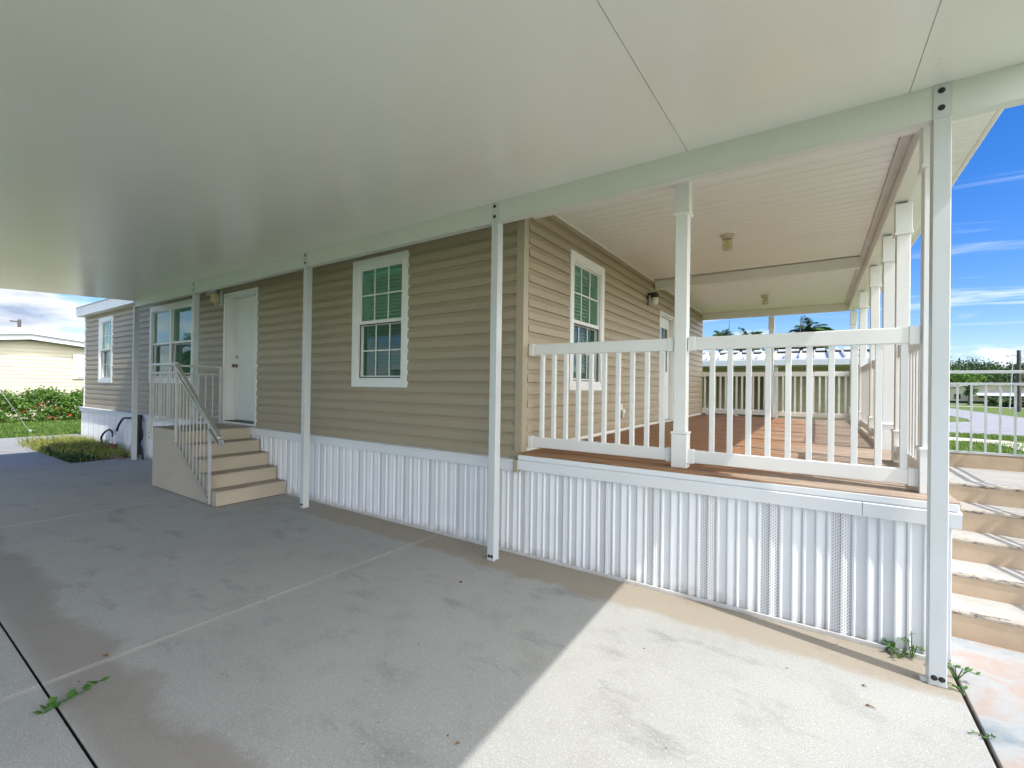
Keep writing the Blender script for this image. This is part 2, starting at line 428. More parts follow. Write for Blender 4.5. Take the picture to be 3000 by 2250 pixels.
# little cumulus low on the horizon
cu = h.noise(h.mapv(D, (9, 9, 22), (0, 0, 0), (1.3, 4.0, 0)), 1.0, 7, .55)
lowm = h.math('MULTIPLY', h.sstep(dz, .012, .035), h.sstep(dz, .13, .085))
low = h.math('MULTIPLY', h.sstep(cu, .54, .66), lowm)
sh = h.noise(h.mapv(cb.outputs[0], (1, 1, 1), (0, 0, .4), (2.15, 1.62, 0)), 1.6, 7, .6)
ccol = h.ramp(sh, [(.36, (1.9, 2.3, 3.1)), (.60, (4.7, 4.8, 5.0))])
c1 = h.mix(cirr, base, (4.6, 5.0, 5.7))
c2 = h.mix(low, c1, (4.9, 5.1, 5.4))
ccol = h.mix(east_fill, ccol, (17.5, 17.6, 17.6))
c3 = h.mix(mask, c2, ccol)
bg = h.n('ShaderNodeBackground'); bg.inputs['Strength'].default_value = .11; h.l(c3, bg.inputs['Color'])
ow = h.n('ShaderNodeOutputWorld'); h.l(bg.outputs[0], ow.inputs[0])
S.view_settings.view_transform = 'Standard'; S.view_settings.look = 'None'
S.view_settings.exposure = 1.22; S.view_settings.gamma = 1
S.cycles.max_bounces = 10; S.cycles.diffuse_bounces = 6; S.cycles.transparent_max_bounces = 12
S.cycles.use_denoising = True

#PART2
# ------------------------------------------------------------------ terrain, slabs, roads
mb = MB(); mb.poly([(-400, -400, -.04), (400, -400, -.04), (400, 600, -.04), (-400, 600, -.04)])
struct(mb.build('lawn', 'lawn'))
mb = MB(); g = .006
xs = [-9.72, -4.95, -.89, 3.255]; ys = [-9.6, -5.9, -2.82, .33]
for i in range(3):
    for j in range(1, 3):
        mb.box(xs[i] + g, xs[i + 1] - g, ys[j] + g, ys[j + 1] - g, -.12, 0, 0)
struct(mb.build('driveway', 'concrete'))
mb = MB(); mb.box(-9.75, 3.28, -5.92, .6, -.2, -.028); struct(mb.build('driveway_joint_bed', 'soil'))
mb = MB(); mb.box(-13.2, -9.74, -5.9, -.84, -.1, -.001, .003); mb.box(-16.35, -13.215, -5.9, -.6, -.1, -.001, .003)
mb.box(-16.35, -14.9, -.585, .78, -.1, -.0015, .003)
struct(mb.build('side_drive', 'concrete'))
mb = MB()
mb.box(3.27, 6.3, -1.05, .78, -.1, -.004, .006); mb.box(3.27, 6.3, -11, -1.062, -.1, -.006, .006)
struct(mb.build('stained_pad', 'pad'))
mb = MB(); mb.poly([(-14.2, -.84, -.02), (-9.74, -.84, -.02), (-9.74, .3, -.02), (-14.8, .3, -.02)]); struct(mb.build('soil_bed', 'soil'))
mb = MB(); mb.box(3.3, 4.55, .79, 6, -.1, -.02); struct(mb.build('step_footing', 'walk'))
# street, its side arm and the footpath
mb = MB(); mb.poly([(-120, 22.2, -.02), (120, 22.2, -.02), (120, 30.2, -.02), (14.6, 30.2, -.02), (14.3, 34, -.02), (14.3, 160, -.02), (10.6, 160, -.02), (10.5, 36, -.02), (9.9, 32.6, -.02), (8.4, 30.7, -.02), (6.5, 30.2, -.02), (-120, 30.2, -.02)])
struct(mb.build('road', 'asphalt'))
mb = MB()
mb.poly([(-20, 18.0, -.014), (6.9, 18.0, -.014), (7.5, 17.4, -.014), (7.6, 12, -.014), (7.9, 2, -.014), (9.2, 2, -.014), (8.75, 12, -.014), (8.6, 17.6, -.014), (8.0, 19.2, -.014), (6.9, 19.6, -.014), (-20, 19.6, -.014)])
struct(mb.build('sidewalk', 'walk'))
mb = MB(); mb.poly([(14.32, 71, -.014), (30, 66.5, -.014), (30, 69, -.014), (14.32, 73.6, -.014)]); mb.poly([(17.5, 85, -.016), (32, 76, -.016), (32, 77.6, -.016), (17.5, 87, -.016)])
struct(mb.build('far_path', 'walk'))

# ------------------------------------------------------------------ carport
cp = thing('carport', 'long white aluminium carport with five posts and a sloping panel ceiling', 'carport', (-3, 0, 0))
SL = .045
def cz(y): return 3.39 + SL * y
mb = MB()
seams = [3.66, 3.013, 1.778, .54, -.70, -1.02, -2.29, -3.55, -4.84, -6.08, -7.32, -8.56, -9.78]
seams = [3.66, 3.013, 1.778, .40, -1.02, -2.29, -3.55, -4.84, -6.08, -7.32, -8.56, -9.78]
for a, b in zip(seams, seams[1:]):
    ga = .0025 if a in (3.013, 1.778) else .0006; gb = .0025 if b in (3.013, 1.778) else .0006
    x1, x0 = a - ga, b + gb
    Y0, Y1 = -5.2, .197
    T = .20
    mb.prism([(x0, Y0, cz(Y0)), (x1, Y0, cz(Y0)), (x1, Y1, cz(Y1)), (x0, Y1, cz(Y1))], (0, 0, T))
mb.prism([(-9.77, -5.19, cz(-5.19) + .012), (3.65, -5.19, cz(-5.19) + .012), (3.65, .15, cz(.15) + .012), (-9.77, .15, cz(.15) + .012)], (0, 0, .17))
roof = mb.build('roof_panels', 'ceiling', cp)
mb = MB(); mb.box(-9.36, 3.62, .003, .078, 3.2, 3.392, .003)
mb.box(-9.36, 3.62, -.002, .0025, 3.2, 3.206); mb.build('beam', 'beam', cp)
def bolt(p, c, r=.0115, ax=-1):
    b = MB(); b.lathe(c, [(r * 1.45, .0), (r * 1.4, -.0025), (r * .9, -.003), (r * .85, -.007), (r * .5, -.008)], 14, 'y'); b.build('bolt', 'bolt', p)
def carport_post(x0, bolts=True):
    m = MB(); m.box(x0, x0 + .078, -.004, .079, .004, 3.1985, .003)
    m.box(x0, x0 + .078, -.004, .0015, 3.1985, 3.387, 0)
    p = m.build('post', 'white', cp)
    m = MB(); m.box(x0 - .004, x0 + .082, -.002, .084, 0, .012, .002); m.box(x0 - .03, x0 - .004, .01, .07, 0, .004); m.build('base_plate', 'steel', p)
    for zc_ in (3.352, 3.255): bolt(p, (x0 + .034, -.004, zc_))
    for dx_ in (.024, .056): bolt(p, (x0 + dx_, -.004, .045), .0105)
    return p
for x0 in (3.116, 0, -3.115, -6.5, -9.34): carport_post(x0)

# ------------------------------------------------------------------ manufactured home
YW, XC = .383, .13
home = thing('manufactured_home', 'tan vinyl sided manufactured home on white corrugated skirting', 'house', (-7, .383, 0))
E_ = .1285
def course(z0, z1, zs):
    """(z, out) points of dutch-lap siding between z0 and z1"""
    pts = []; k = math.floor((z0 - zs) / E_)
    while zs + k * E_ < z1:
        b = zs + k * E_; lip = .015 if k % 2 == 0 else .0115
        lip += .009
        pts += [(b, lip), (b + .004, lip + .0015), (b + .068, lip - .001), (b + .076, lip - .003), (b + .110, .003), (b + E_ - .0005, .002)]
        k += 1
    out = []
    for (za, oa), (zb, ob) in zip(pts, pts[1:]):
        if zb <= z0 or za >= z1: continue
        def at(z): return oa + (ob - oa) * (z - za) / (zb - za) if zb > za else oa
        a, b = max(za, z0), min(zb, z1)
        if not out or abs(out[-1][0] - a) > 1e-7 or abs(out[-1][1] - at(a)) > 1e-7: out.append((a, at(a)))
        out.append((b, at(b)))
    return out
def siding(mb, mp, u0, u1, z0, z1, holes=(), zs=.925):
    rng = random.Random(int(u0 * 10)); laps = {}
    def pieces(kk, a, b):
        """panel lengths of one double course, every other one lapped over its neighbour"""
        if kk not in laps:
            q, L = u0 - rng.uniform(0, 3.6), []
            while q < u1: L.append(q); q += 3.66
            laps[kk] = L + [u1 + 9]
        L = laps[kk]
        for n, (p, q) in enumerate(zip(L, L[1:])):
            lo, hi = max(p, a), min(q, b)
            if hi > lo + 1e-6: yield lo, hi, .0022 * (n % 2)
    us = sorted({u0, u1, *[v for q in holes for v in q[:2] if u0 < v < u1]})
    for a, b in zip(us, us[1:]):
        zz = [(z0, z1)]
        for (ha, hb, hz0, hz1) in holes:
            if ha <= a + 1e-6 and hb >= b - 1e-6:
                nz = []
                for (p, q) in zz:
                    if hz1 <= p or hz0 >= q: nz.append((p, q)); continue
                    if hz0 > p: nz.append((p, hz0))
                    if hz1 < q: nz.append((hz1, q))
                zz = nz
        for p, q in zz:
            k0, k1 = math.floor((p - zs) / (2 * E_) + 1e-6), math.ceil((q - zs) / (2 * E_) - 1e-6)
            for kk in range(k0, k1):
                za, zb = max(p, zs + kk * 2 * E_), min(q, zs + (kk + 1) * 2 * E_)
                if zb - za < 1e-4: continue
                c = course(za, zb, zs)
                for lo, hi, ex in pieces(kk, a, b):
                    v = Vector(mp(hi, 0, 0)) - Vector(mp(lo, 0, 0))
                    mb.strip([mp(lo, -o - ex, z) for z, o in c] + ([mp(lo, -.022, zb)] if zb < q - 1e-4 else []), v)
def mpF(u, d, z): return (u, YW + d, z)                 # facade: inward is +Y
def mpP(u, d, z): return (XC - d, u, z)                 # porch wall: inward is -X
def pbox(mb, mp, u0, u1, d0, d1, z0, z1, bev=0):
    a, b = mp(u0, d0, z0), mp(u1, d1, z1)
    mb.box(min(a[0], b[0]), max(a[0], b[0]), min(a[1], b[1]), max(a[1], b[1]), z0, z1, bev)
def frame4(mb, mp, u0, u1, z0, z1, wd, d0, d1, bev=.002, wb=None, wt=None):
    wb = wd if wb is None else wb; wt = wd if wt is None else wt
    pbox(mb, mp, u0, u0 + wd, d0, d1, z0, z1, bev); pbox(mb, mp, u1 - wd, u1, d0, d1, z0, z1, bev)
    pbox(mb, mp, u0 + wd, u1 - wd, d0, d1, z0, z0 + wb, bev); pbox(mb, mp, u0 + wd, u1 - wd, d0, d1, z1 - wt, z1, bev)
def casing(mb, mp, u0, u1, z0, z1, wd, d0, d1):
    """mitred picture-frame casing"""
    o = [(u0, z0), (u1, z0), (u1, z1), (u0, z1)]; i = [(u0 + wd, z0 + wd), (u1 - wd, z0 + wd), (u1 - wd, z1 - wd), (u0 + wd, z1 - wd)]
    for k in range(4):
        n = (k + 1) % 4; g = .0009
        q = [Vector((*o[k], 0)), Vector((*o[n], 0)), Vector((*i[n], 0)), Vector((*i[k], 0))]
        c = sum(q, Vector()) / 4
        t = (q[1] - q[0]).normalized()
        q = [q[0] + t * g, q[1] - t * g, q[2] - t * g, q[3] + t * g]
        A = [mp(p.x, d0, p.y) for p in q]; v = Vector(mp(0, d1, 0)) - Vector(mp(0, d0, 0))
        mb.prism(A, v)
def window(mp, u0, u1, z0, z1, label=None, grid=(3, 2), cs=.095, blind=True, lowgrid=True, upglass='glass', two=False, deep=.17):
    m = MB(); casing(m, mp, u0, u1, z0, z1, cs, -.034, -.002)
    a, b, c, d = u0 + cs, u1 - cs, z0 + cs, z1 - cs
    frame4(m, mp, a, b, c, d, .02, -.024, .07, .0015)
    fr = m.build('window', 'trim', home)
    if label: fr['label'] = label
    spans = [(a + .02, b - .02)]
    if two:
        mid = (a + b) / 2; m = MB(); pbox(m, mp, mid - .035, mid + .035, -.028, .06, c + .021, d - .021, .002); m.build('mullion', 'trim', fr)
        spans = [(a + .02, mid - .036), (mid + .036, b - .02)]
    zm = (c + d) / 2 + .01
    for (s0, s1) in spans:
        m = MB(); frame4(m, mp, s0, s1, zm - .02, d - .021, .016, .0, .03, .001, .042)
        if grid:
            nx, nz = grid; gu0, gu1, gz0, gz1 = s0 + .016, s1 - .016, zm + .022, d - .037
            for k in range(1, nx): q = gu0 + (gu1 - gu0) * k / nx; pbox(m, mp, q - .008, q + .008, .010, .017, gz0, gz1)
            for k in range(1, nz): q = gz0 + (gz1 - gz0) * k / nz; pbox(m, mp, gu0, gu1, .0095, .0175, q - .008, q + .008)
        m.build('upper_sash', 'trim', fr)
        m = MB(); m.poly([mp(s0 + .012, .02, zm), mp(s1 - .012, .02, zm), mp(s1 - .012, .02, d - .03), mp(s0 + .012, .02, d - .03)]); m.build('upper_pane', upglass, fr)
        m = MB(); frame4(m, mp, s0, s1, c + .021, zm - .021, .018, .03, .058, .001, .03)
        if grid and lowgrid:
            nx, nz = grid; gu0, gu1, gz0, gz1 = s0 + .018, s1 - .018, c + .051, zm - .039
            for k in range(1, nx): q = gu0 + (gu1 - gu0) * k / nx; pbox(m, mp, q - .008, q + .008, .040, .047, gz0, gz1)
            for k in range(1, nz): q = gz0 + (gz1 - gz0) * k / nz; pbox(m, mp, gu0, gu1, .0395, .0475, q - .008, q + .008)
        m.build('lower_sash', 'trim', fr)
        m = MB(); m.poly([mp(s0 + .012, .052, c + .03), mp(s1 - .012, .052, c + .03), mp(s1 - .012, .052, zm - .03), mp(s0 + .012, .052, zm - .03)]); m.build('lower_pane', 'glass_lower', fr)
        m = MB(); frame4(m, mp, s0 + .002, s1 - .002, c + .022, zm - .022, .011, .004, .012, 0); m.build('screen_frame', 'black_plastic', fr)
    # deep plastered reveal, blind and the room behind it
    m = MB(); e = deep + .06
    A = [(a + .02, c + .02), (b - .02, c + .02), (b - .02, d - .02), (a + .02, d - .02)]
    for k in range(4):
        p, q = A[k], A[(k + 1) % 4]
        m.poly([mp(p[0], .071, p[1]), mp(q[0], .071, q[1]), mp(q[0], e, q[1]), mp(p[0], e, p[1])])
    m.poly([mp(p[0], e + .001, p[1]) for p in A]); m.build('reveal', 'room', fr)
    if blind:
        m = MB(); z = c + .03; nsl = int((d - c - .09) / .047)
        for k in range(nsl):
            zz = c + .03 + k * .047
            m.prism([mp(a + .035, deep - .014, zz + .004), mp(b - .035, deep - .014, zz + .004), mp(b - .035, deep + .012, zz + .042), mp(a + .035, deep + .012, zz + .042)], Vector(mp(0, .002, 0)) - Vector(mp(0, 0, 0)))
        pbox(m, mp, a + .03, b - .03, deep - .02, deep + .02, d - .075, d - .022)
        m.build('blind', 'blind', fr)
    return fr

W1 = (-2.547, -1.506, 1.617, 3.27); W2 = (-9.55, -7.36, 1.62, 3.262); W3 = (-13.02, -11.96, 1.6, 3.272)
D1 = (-6.155, -5.0, .94, 3.215)
def ins(q, e=.02): return (q[0] + e, q[1] - e, q[2] + e, q[3] - e)
m = MB(); siding(m, mpF, -14.18, .06, .925, 3.5, [ins(W1), ins(W2), ins(W3), (D1[0] + .02, D1[1] - .02, .9, D1[3] - .02)])
m.build('front_wall', 'siding', home)
W4 = (1.358, 2.386, 1.61, 3.277); D2 = (5.05, 6.06, .99, 3.10)
m = MB(); siding(m, mpP, .44, 8.93, .99, 3.62, [ins(W4), (D2[0] + .02, D2[1] - .02, .9, D2[3] - .02)])
m.build('porch_wall', 'siding', home)
m = MB(); m.box(-14.2, -14.19, .39, 8.9, .9, 3.6); m.box(-14.2, .12, 8.9, 8.93, .9, 3.6); m.build('rear_wall', 'siding', home)
m = MB(); m.box(.055, .148, .352, .445, .9305, 3.42, .004); m.box(.107, .162, .255, .35, .807, .9299, .004); m.build('corner_post', 'corner', home)
m = MB(); m.box(-14.235, -14.165, .35, .42, .93, 3.4, .004); m.build('corner_trim', 'trim', home)
m = MB(); m.box(.131, .15, 8.87, 8.945, .99, 3.5, .003); m.build('corner_trim', 'corner', home)
m = MB(); m.box(.132, .150, .45, 8.86, .997, 1.035, .003); m.build('base_trim', 'trim', home)
window(mpF, *W1); window(mpF, *W2, label='wide double window with two plain upper panes', grid=None, two=True, blind=False, deep=.5)
window(mpF, *W3, label='small end window past the last carport post'); window(mpP, *W4, label='window on the porch wall behind the railing')
# eave and roof
m = MB(); m.box(-14.36, .1, .20, .225, 3.40, 3.635, .004); m.box(-14.36, -14.335, .226, 8.9, 3.40, 3.635, .004); m.build('fascia', 'trim', home)
m = MB(); m.box(-14.33, .05, .226, .375, 3.402, 3.41); m.build('soffit', 'porch_ceiling', home)
m = MB(); m.prism([(-14.4, .17, 3.637), (-14.4, 4.6, 4.25), (-14.4, 9.1, 3.637)], (14.53, 0, 0)); m.build('roof', 'far_roof', home)

# skirting
BAY = .139; RIB0 = .003
def skirting(plain, perf, mp, u0, u1, z0, z1, ph=0.0):
    k0 = math.floor((u0 - RIB0 - ph) / BAY) - 1; k1 = math.ceil((u1 - RIB0 - ph) / BAY) + 1
    V = (0, 0, z1 - z0)
    def put(mb, pts):
        out = []
        for (ua, da), (ub, db) in zip(pts, pts[1:]):
            if ub <= u0 or ua >= u1: continue
            f = lambda u: da + (db - da) * (u - ua) / (ub - ua)
            a, b = max(ua, u0), min(ub, u1)
            if not out: out.append((a, f(a)))
            out.append((b, f(b)))
        if len(out) > 1: mb.strip([mp(u, d, z0) for u, d in out], V)
    for k in range(k0, k1):
        u = RIB0 + ph + k * BAY
        put(plain, [(u, .014), (u + .002, .001), (u + .013, .0), (u + .024, .014)])
        if k % 3 == 1 and k != 22:
            if u + BAY > u0 + .02 and u + .024 < u1 - .02:
                v_ = MB(); put(v_, [(u + .024, .014), (u + .070, .009), (u + .080, -.002), (u + .088, -.002), (u + BAY, .014)])
                v_.build('skirting_vent', 'perf', perf)
        else: put(plain, [(u + .024, .014), (u + .070, .009), (u + .080, -.002), (u + .088, -.002), (u + BAY, .014)])
def mpS(u, d, z): return (u, .303 + d, z)
def mpS2(u, d, z): return (3.272 - d, u, z)
a = MB(); skirting(a, home, mpS, -14.2, .128, 0, .83); a.build('skirting', 'skirt', home)
m = MB()
for x0, x1 in ((-14.21, -10.75), (-10.747, -4.80), (-4.797, -.62), (-.617, .1055)):
    m.box(x0, x1, .268, .30, .815, .912, .002); m.box(x0, x1, .250, .38, .9125, .928, .002)
m.box(-14.21, .128, .284, .30, 0, .028, .002); m.build('skirting_band', 'skirt', home)

# facade door
def panel_door(mp, D, knob_left, label=None, lite=False):
    u0, u1, z0, z1 = D
    m = MB(); frame4(m, mp, u0, u1, z0, z1, .045, -.032, -.002, .002, .03)
    dep = .15 if not lite else .05
    pbox(m, mp, u0 + .045, u0 + .065, -.002, dep + .05, z0 + .03, z1 - .045); pbox(m, mp, u1 - .065, u1 - .045, -.002, dep + .05, z0 + .03, z1 - .045)
    pbox(m, mp, u0 + .065, u1 - .065, -.002, dep + .05, z1 - .07, z1 - .045)
    if not lite:
        pbox(m, mp, u0 + .046, u1 - .046, -.006, -.001, z1 - .062, z1 - .046)
    fr = m.build('door_frame', 'door', home)
    if label: fr['label'] = label
    m = MB(); pbox(m, mp, u0 + .066, u1 - .066, -.02, dep + .04, z0 + .0305, z0 + .042); m.build('sill', 'black_plastic' if not lite else 'steel', fr)
    a, b, c, d = u0 + .07, u1 - .07, z0 + .05, z1 - .075
    m = MB(); pw = b - a
    if not lite:
        pbox(m, mp, a, b, dep + .006, dep + .045, c, d)
        hgt = d - c; st = .105; mu = (a + b) / 2
        rails = [(c, c + .21), (c + .80, c + .98), (c + 1.62, c + 1.73), (d - .11, d)]
        for r0, r1 in rails: pbox(m, mp, a, b, dep, dep + .0058, r0, r1, .001)
        for (r0, r1) in [(c + .2105, c + .7995), (c + .9805, c + 1.6195), (c + 1.7305, d - .1105)]:
            for s0, s1 in ((a, a + st), (mu - st / 2, mu + st / 2), (b - st, b)): pbox(m, mp, s0, s1, dep, dep + .0058, r0, r1, .001)
            for s0, s1 in ((a + st, mu - st / 2), (mu + st / 2, b - st)): pbox(m, mp, s0 + .035, s1 - .035, dep + .0015, dep + .0058, r0 + .035, r1 - .035, .002)
        m.build('door_panel', 'door', fr)
        ku = a + .06 if knob_left else b - .06
        q = mp(ku, dep, c + .96)
        k = MB(); k.lathe(q, [(.032, 0), (.032, -.008), (.012, -.012), (.011, -.035), (.024, -.045), (.03, -.06), (.024, -.075), (.008, -.08)], 16, 'y'); k.build('door_knob', 'brass', fr, True)
        q = mp(ku, dep, c + 1.12)
        k = MB(); k.lathe(q, [(.031, 0), (.031, -.012), (.026, -.022), (.012, -.024)], 16, 'y'); k.build('deadbolt', 'chrome', fr, True)
    else:
        l0, l1, lz0, lz1 = a + .14, b - .14, c + .93, d - .19
        frame4(m, mp, a, b, c, d, .14, dep, dep + .04, .001, .93, .19)
        frame4(m, mp, l0 - .02, l1 + .02, lz0 - .02, lz1 + .02, .03, dep - .012, dep - .001, .002)
        m.build('door_panel', 'door', fr)
        k = MB()
        for t in (1, 2): q = l0 + (l1 - l0) * t / 3; pbox(k, mp, q - .009, q + .009, dep + .004, dep + .012, lz0, lz1)
        for t in (1, 2): q = lz0 + (lz1 - lz0) * t / 3; pbox(k, mp, l0, l1, dep + .0035, dep + .0125, q - .009, q + .009)
        k.build('glazing_bars', 'trim', fr)
        k = MB(); k.poly([mp(l0, dep + .02, lz0), mp(l1, dep + .02, lz0), mp(l1, dep + .02, lz1), mp(l0, dep + .02, lz1)]); k.build('door_pane', 'glass_lower', fr)
        k = MB(); k.poly([mp(l0 - .02, dep + .12, lz0 - .05), mp(l1 + .05, dep + .12, lz0 - .05), mp(l1 + .05, dep + .12, lz1 + .05), mp(l0 - .02, dep + .12, lz1 + .05)]); k.build('door_blind', 'blind', fr)
        q = mp(a + .06, dep, c + .93)
        k = MB(); k.lathe(q, [(.03, 0), (.03, .008), (.012, .012), (.011, .035), (.026, .045), (.03, .058), (.02, .072)], 14, 'x'); k.build('door_knob', 'brass', fr, True)
panel_door(mpF, D1, True, 'white six panel entry door recessed behind the side steps')
panel_door(mpP, D2, True, 'white porch door with a glazed upper half', lite=True)

# ------------------------------------------------------------------ porch
porch = thing('covered_porch', 'white roofed porch with wooden deck and boxed columns on the end of the home', 'porch', (1.7, .3, 0))
DZ = .995; XR = 3.30; YE = 8.98
m = MB(); y = .272; i = 0
while y < YE - .02:
    y1 = min(y + .136, YE)
    off = .0
    m.box(.151 if y > .45 else .15, XR + random.uniform(-.004, .006), y, y1, DZ - .03 + random.uniform(-.0012, .0012), DZ + random.uniform(-.0015, .0015), .006)
    y += .145
m.build('deck_boards', 'deck', porch)
m = MB(); m.box(.152, XR - .03, .29, YE - .03, DZ - .10, DZ - .034); m.build('deck_underlay', 'dark', porch)
m = MB()
for x0, x1 in ((.163, 2.83), (2.833, 3.30)):
    m.prism([(x0, .262, .838), (x0, .252, .925), (x0, .272, .938), (x0, .30, .938), (x0, .30, .838)], (x1 - x0, 0, 0))
m.box(.163, 3.288, .258, .270, .9385, .981, .002)
m.prism([(3.3, .301, .838), (3.31, .301, .925), (3.296, .301, .938), (3.275, .301, .938), (3.275, .301, .838)], (0, 8.65, 0))
m.box(3.272, 3.292, .302, YE - .03, .9385, .962, .002); m.build('skirting_band', 'skirt', porch)
a = MB(); skirting(a, porch, mpS, .1285, 3.262, 0, .85); a.build('skirting', 'skirt', porch)
a = MB(); skirting(a, porch, mpS2, .32, YE, 0, .85, .05); a.build('skirting', 'skirt', porch)
m = MB(); m.box(.1285, 3.27, .284, .30, 0, .028, .002); m.box(3.266, 3.284, .302, YE, 0, .028, .002); m.build('skirting_track', 'skirt', porch)
# ceiling: beadboard sheets running along X
CZ_ = 3.575
m = MB(); y = .56
while y < 8.82:
    y1 = min(y + .145, 8.83); z = CZ_
    pts = [(.16, y, z + .012), (.16, y + .002, z), (.16, y1 - .014, z), (.16, y1 - .012, z + .012), (.16, y1, z + .012)]
    if not (y < 4.86 and y1 > 4.70): m.strip(pts, (2.925, 0, 0))
    y = y1
m.build('ceiling', 'porch_ceiling', porch)
m = MB(); m.box(.135, 3.55, .19, 9.12, CZ_ + .05, CZ_ + .16, .004); m.build('roof', 'white_roof', porch)
m = MB(); m.box(.135, 3.26, .45, .555, 3.382, CZ_ + .03, .003); m.build('header_beam', 'vinyl', porch)
m = MB(); m.box(3.155, 3.27, .56, 8.84, 3.405, CZ_ + .03, .003); m.build('header_beam', 'vinyl', porch)
m = MB(); m.box(.135, 3.27, 8.845, 8.945, 3.405, CZ_ + .03, .003); m.build('header_beam', 'vinyl', porch)
m = MB(); m.box(.16, 3.09, 4.70, 4.83, CZ_ - .15, CZ_ - .012, .003); m.box(.16, 3.09, 4.66, 4.87, CZ_ - .0118, CZ_ - .003, .002); m.build('cross_beam', 'vinyl', porch)
m = MB(); m.box(3.0945, 3.154, .57, 8.83, CZ_ - .024, CZ_ - .018); m.box(3.087, 3.094, .57, 8.83, CZ_ - .03, CZ_ + .0015); m.build('ceiling_channel', 'channel', porch)
m = MB(); m.box(.15, .175, .56, 4.69, CZ_ - .03, CZ_ - .004, .003); m.box(.15, .175, 4.88, 8.83, CZ_ - .03, CZ_ - .004, .003); m.build('ceiling_moulding', 'trim', porch)
m = MB(); yy = .215
while yy < 9.1:
    m.strip([(3.272, yy, 3.470), (3.272, yy + .004, 3.462), (3.272, yy + .07, 3.462), (3.272, yy + .074, 3.470)], (.253, 0, 0)); yy += .074
m.build('soffit', 'porch_ceiling', porch)
m = MB(); m.box(3.525, 3.553, .19, 9.12, 3.45, CZ_ + .045, .003); m.box(3.27, 3.524, .19, .215, 3.45, CZ_ + .045, .002); m.build('fascia', 'trim', porch)
def column(cx, cy):
    m = MB(); m.box(cx - .05, cx + .05, cy - .05, cy + .05, DZ, 3.384, .004); c = m.build('column', 'vinyl', porch)
    m = MB(); m.box(cx - .062, cx + .062, cy - .062, cy + .062, DZ, 1.27, .003); m.box(cx - .069, cx + .069, cy - .069, cy + .069, 1.2705, 1.293, .006); m.build('base_wrap', 'vinyl', c)
    m = MB(); m.box(cx - .06, cx + .06, cy - .06, cy + .06, 3.125, 3.384, .003); m.box(cx - .068, cx + .068, cy - .068, cy + .068, 3.095, 3.1245, .006); m.build('cap_wrap', 'vinyl', c)
COLS = {'C1': (1.637, .49), 'C2': (3.195, .49), 'C3': (3.235, 2.05), 'C4': (3.245, 3.12), 'C5': (3.25, 4.6), 'C6': (3.255, 6.55), 'C7': (3.25, 8.9), 'C8': (1.69, 8.9)}
for q in COLS.values(): column(*q)

# railings
def railing(label, ax, a0, a1, fx, cuts, zz=(1.04, 1.143, 1.968, 2.074)):
    loc = (a0, fx, DZ) if ax == 'x' else (fx, a0, DZ)
    t = thing('porch_railing', label, 'railing', loc, 'white porch railings')
    def bx(m, u0, u1, v, z0, z1, bev=.003):
        if ax == 'x': m.box(u0, u1, fx - v, fx + v, z0, z1, bev)
        else: m.box(fx - v, fx + v, u0, u1, z0, z1, bev)
    m = MB(); bx(m, a0 + .012, a1 - .012, .024, zz[2], zz[3], .005); m.build('top_rail', 'vinyl', t)
    m = MB(); bx(m, a0 + .012, a1 - .012, .024, zz[0], zz[1], .005); m.build('bottom_rail', 'vinyl', t)
    for u in cuts:
        m = MB(); bx(m, u - .019, u + .019, .018, zz[1] - .004, zz[2] + .004, .002); m.build('baluster', 'vinyl', t)
    for z0, z1 in ((zz[0], zz[1]), (zz[2], zz[3])):
        for u0, u1 in ((a0, a0 + .055), (a1 - .055, a1)):
            m = MB(); bx(m, u0, u1, .028, z0 - .007, z1 + .006, .003); m.build('bracket', 'vinyl', t)
    return t
def spread(a, b, n): return [a + (b - a) * (k + .5) / n for k in range(n)]
RF = .485
railing('white porch railing nearest the camera between the tan house corner and the middle column', 'x', .148, 1.58, RF, [.30 + .1315 * k for k in range(10)])
railing('white porch railing nearest the camera between the middle column and the front corner column', 'x', 1.694, 3.135, RF, [1.88 + .131 * k for k in range(10)])
railing('first white railing of the open side, beside the front corner column', 'y', .553, 1.98, 3.225, spread(.56, 1.98, 11))
railing('white side railing just past the gap at the concrete steps', 'y', 3.183, 4.53, 3.247, spread(3.19, 4.53, 10))
railing('white side railing in the middle of the far half of the deck', 'y', 4.663, 6.48, 3.25, spread(4.67, 6.48, 14))
railing('last white side railing, ending at the far corner column', 'y', 6.613, 8.83, 3.25, spread(6.62, 8.83, 17))
railing('white railing across the far end, left half beside the house wall', 'x', .152, 1.625, 8.9, spread(.16, 1.62, 12))
railing('white railing across the far end, right half beside the far corner column', 'x', 1.755, 3.185, 8.9, spread(1.76, 3.18, 12))

# porch lamps and fittings
def jar_light(x, y, label):
    t = thing('ceiling_light', label, 'ceiling light', (x, y, CZ_), 'porch ceiling lights')
    m = MB(); m.lathe((x, y, CZ_), [(.085, 0), (.085, -.012), (.07, -.02), (.066, -.048), (.05, -.05)], 24); m.build('base_plate', 'rusty', t, True)
    m = MB(); m.lathe((x, y, CZ_), [(.052, -.051), (.056, -.075), (.056, -.165), (.048, -.185), (.02, -.19)], 20); m.build('glass_jar', 'glass_clear', t, True)
    m = MB(); m.lathe((x, y, CZ_), [(.014, -.052), (.015, -.085), (.03, -.12), (.03, -.14), (.012, -.165)], 14); m.build('bulb', 'bulb', t, True)
jar_light(1.64, 2.72, 'rusty jar lamp with a yellow bulb on the near porch ceiling')
jar_light(1.70, 7.05, 'small jar lamp on the far porch ceiling past the cross beam')
t = thing('wall_lamp', 'black bracket lamp with a frosted shade on the porch wall by the door', 'wall lamp', (.15, 4.34, 3.09))
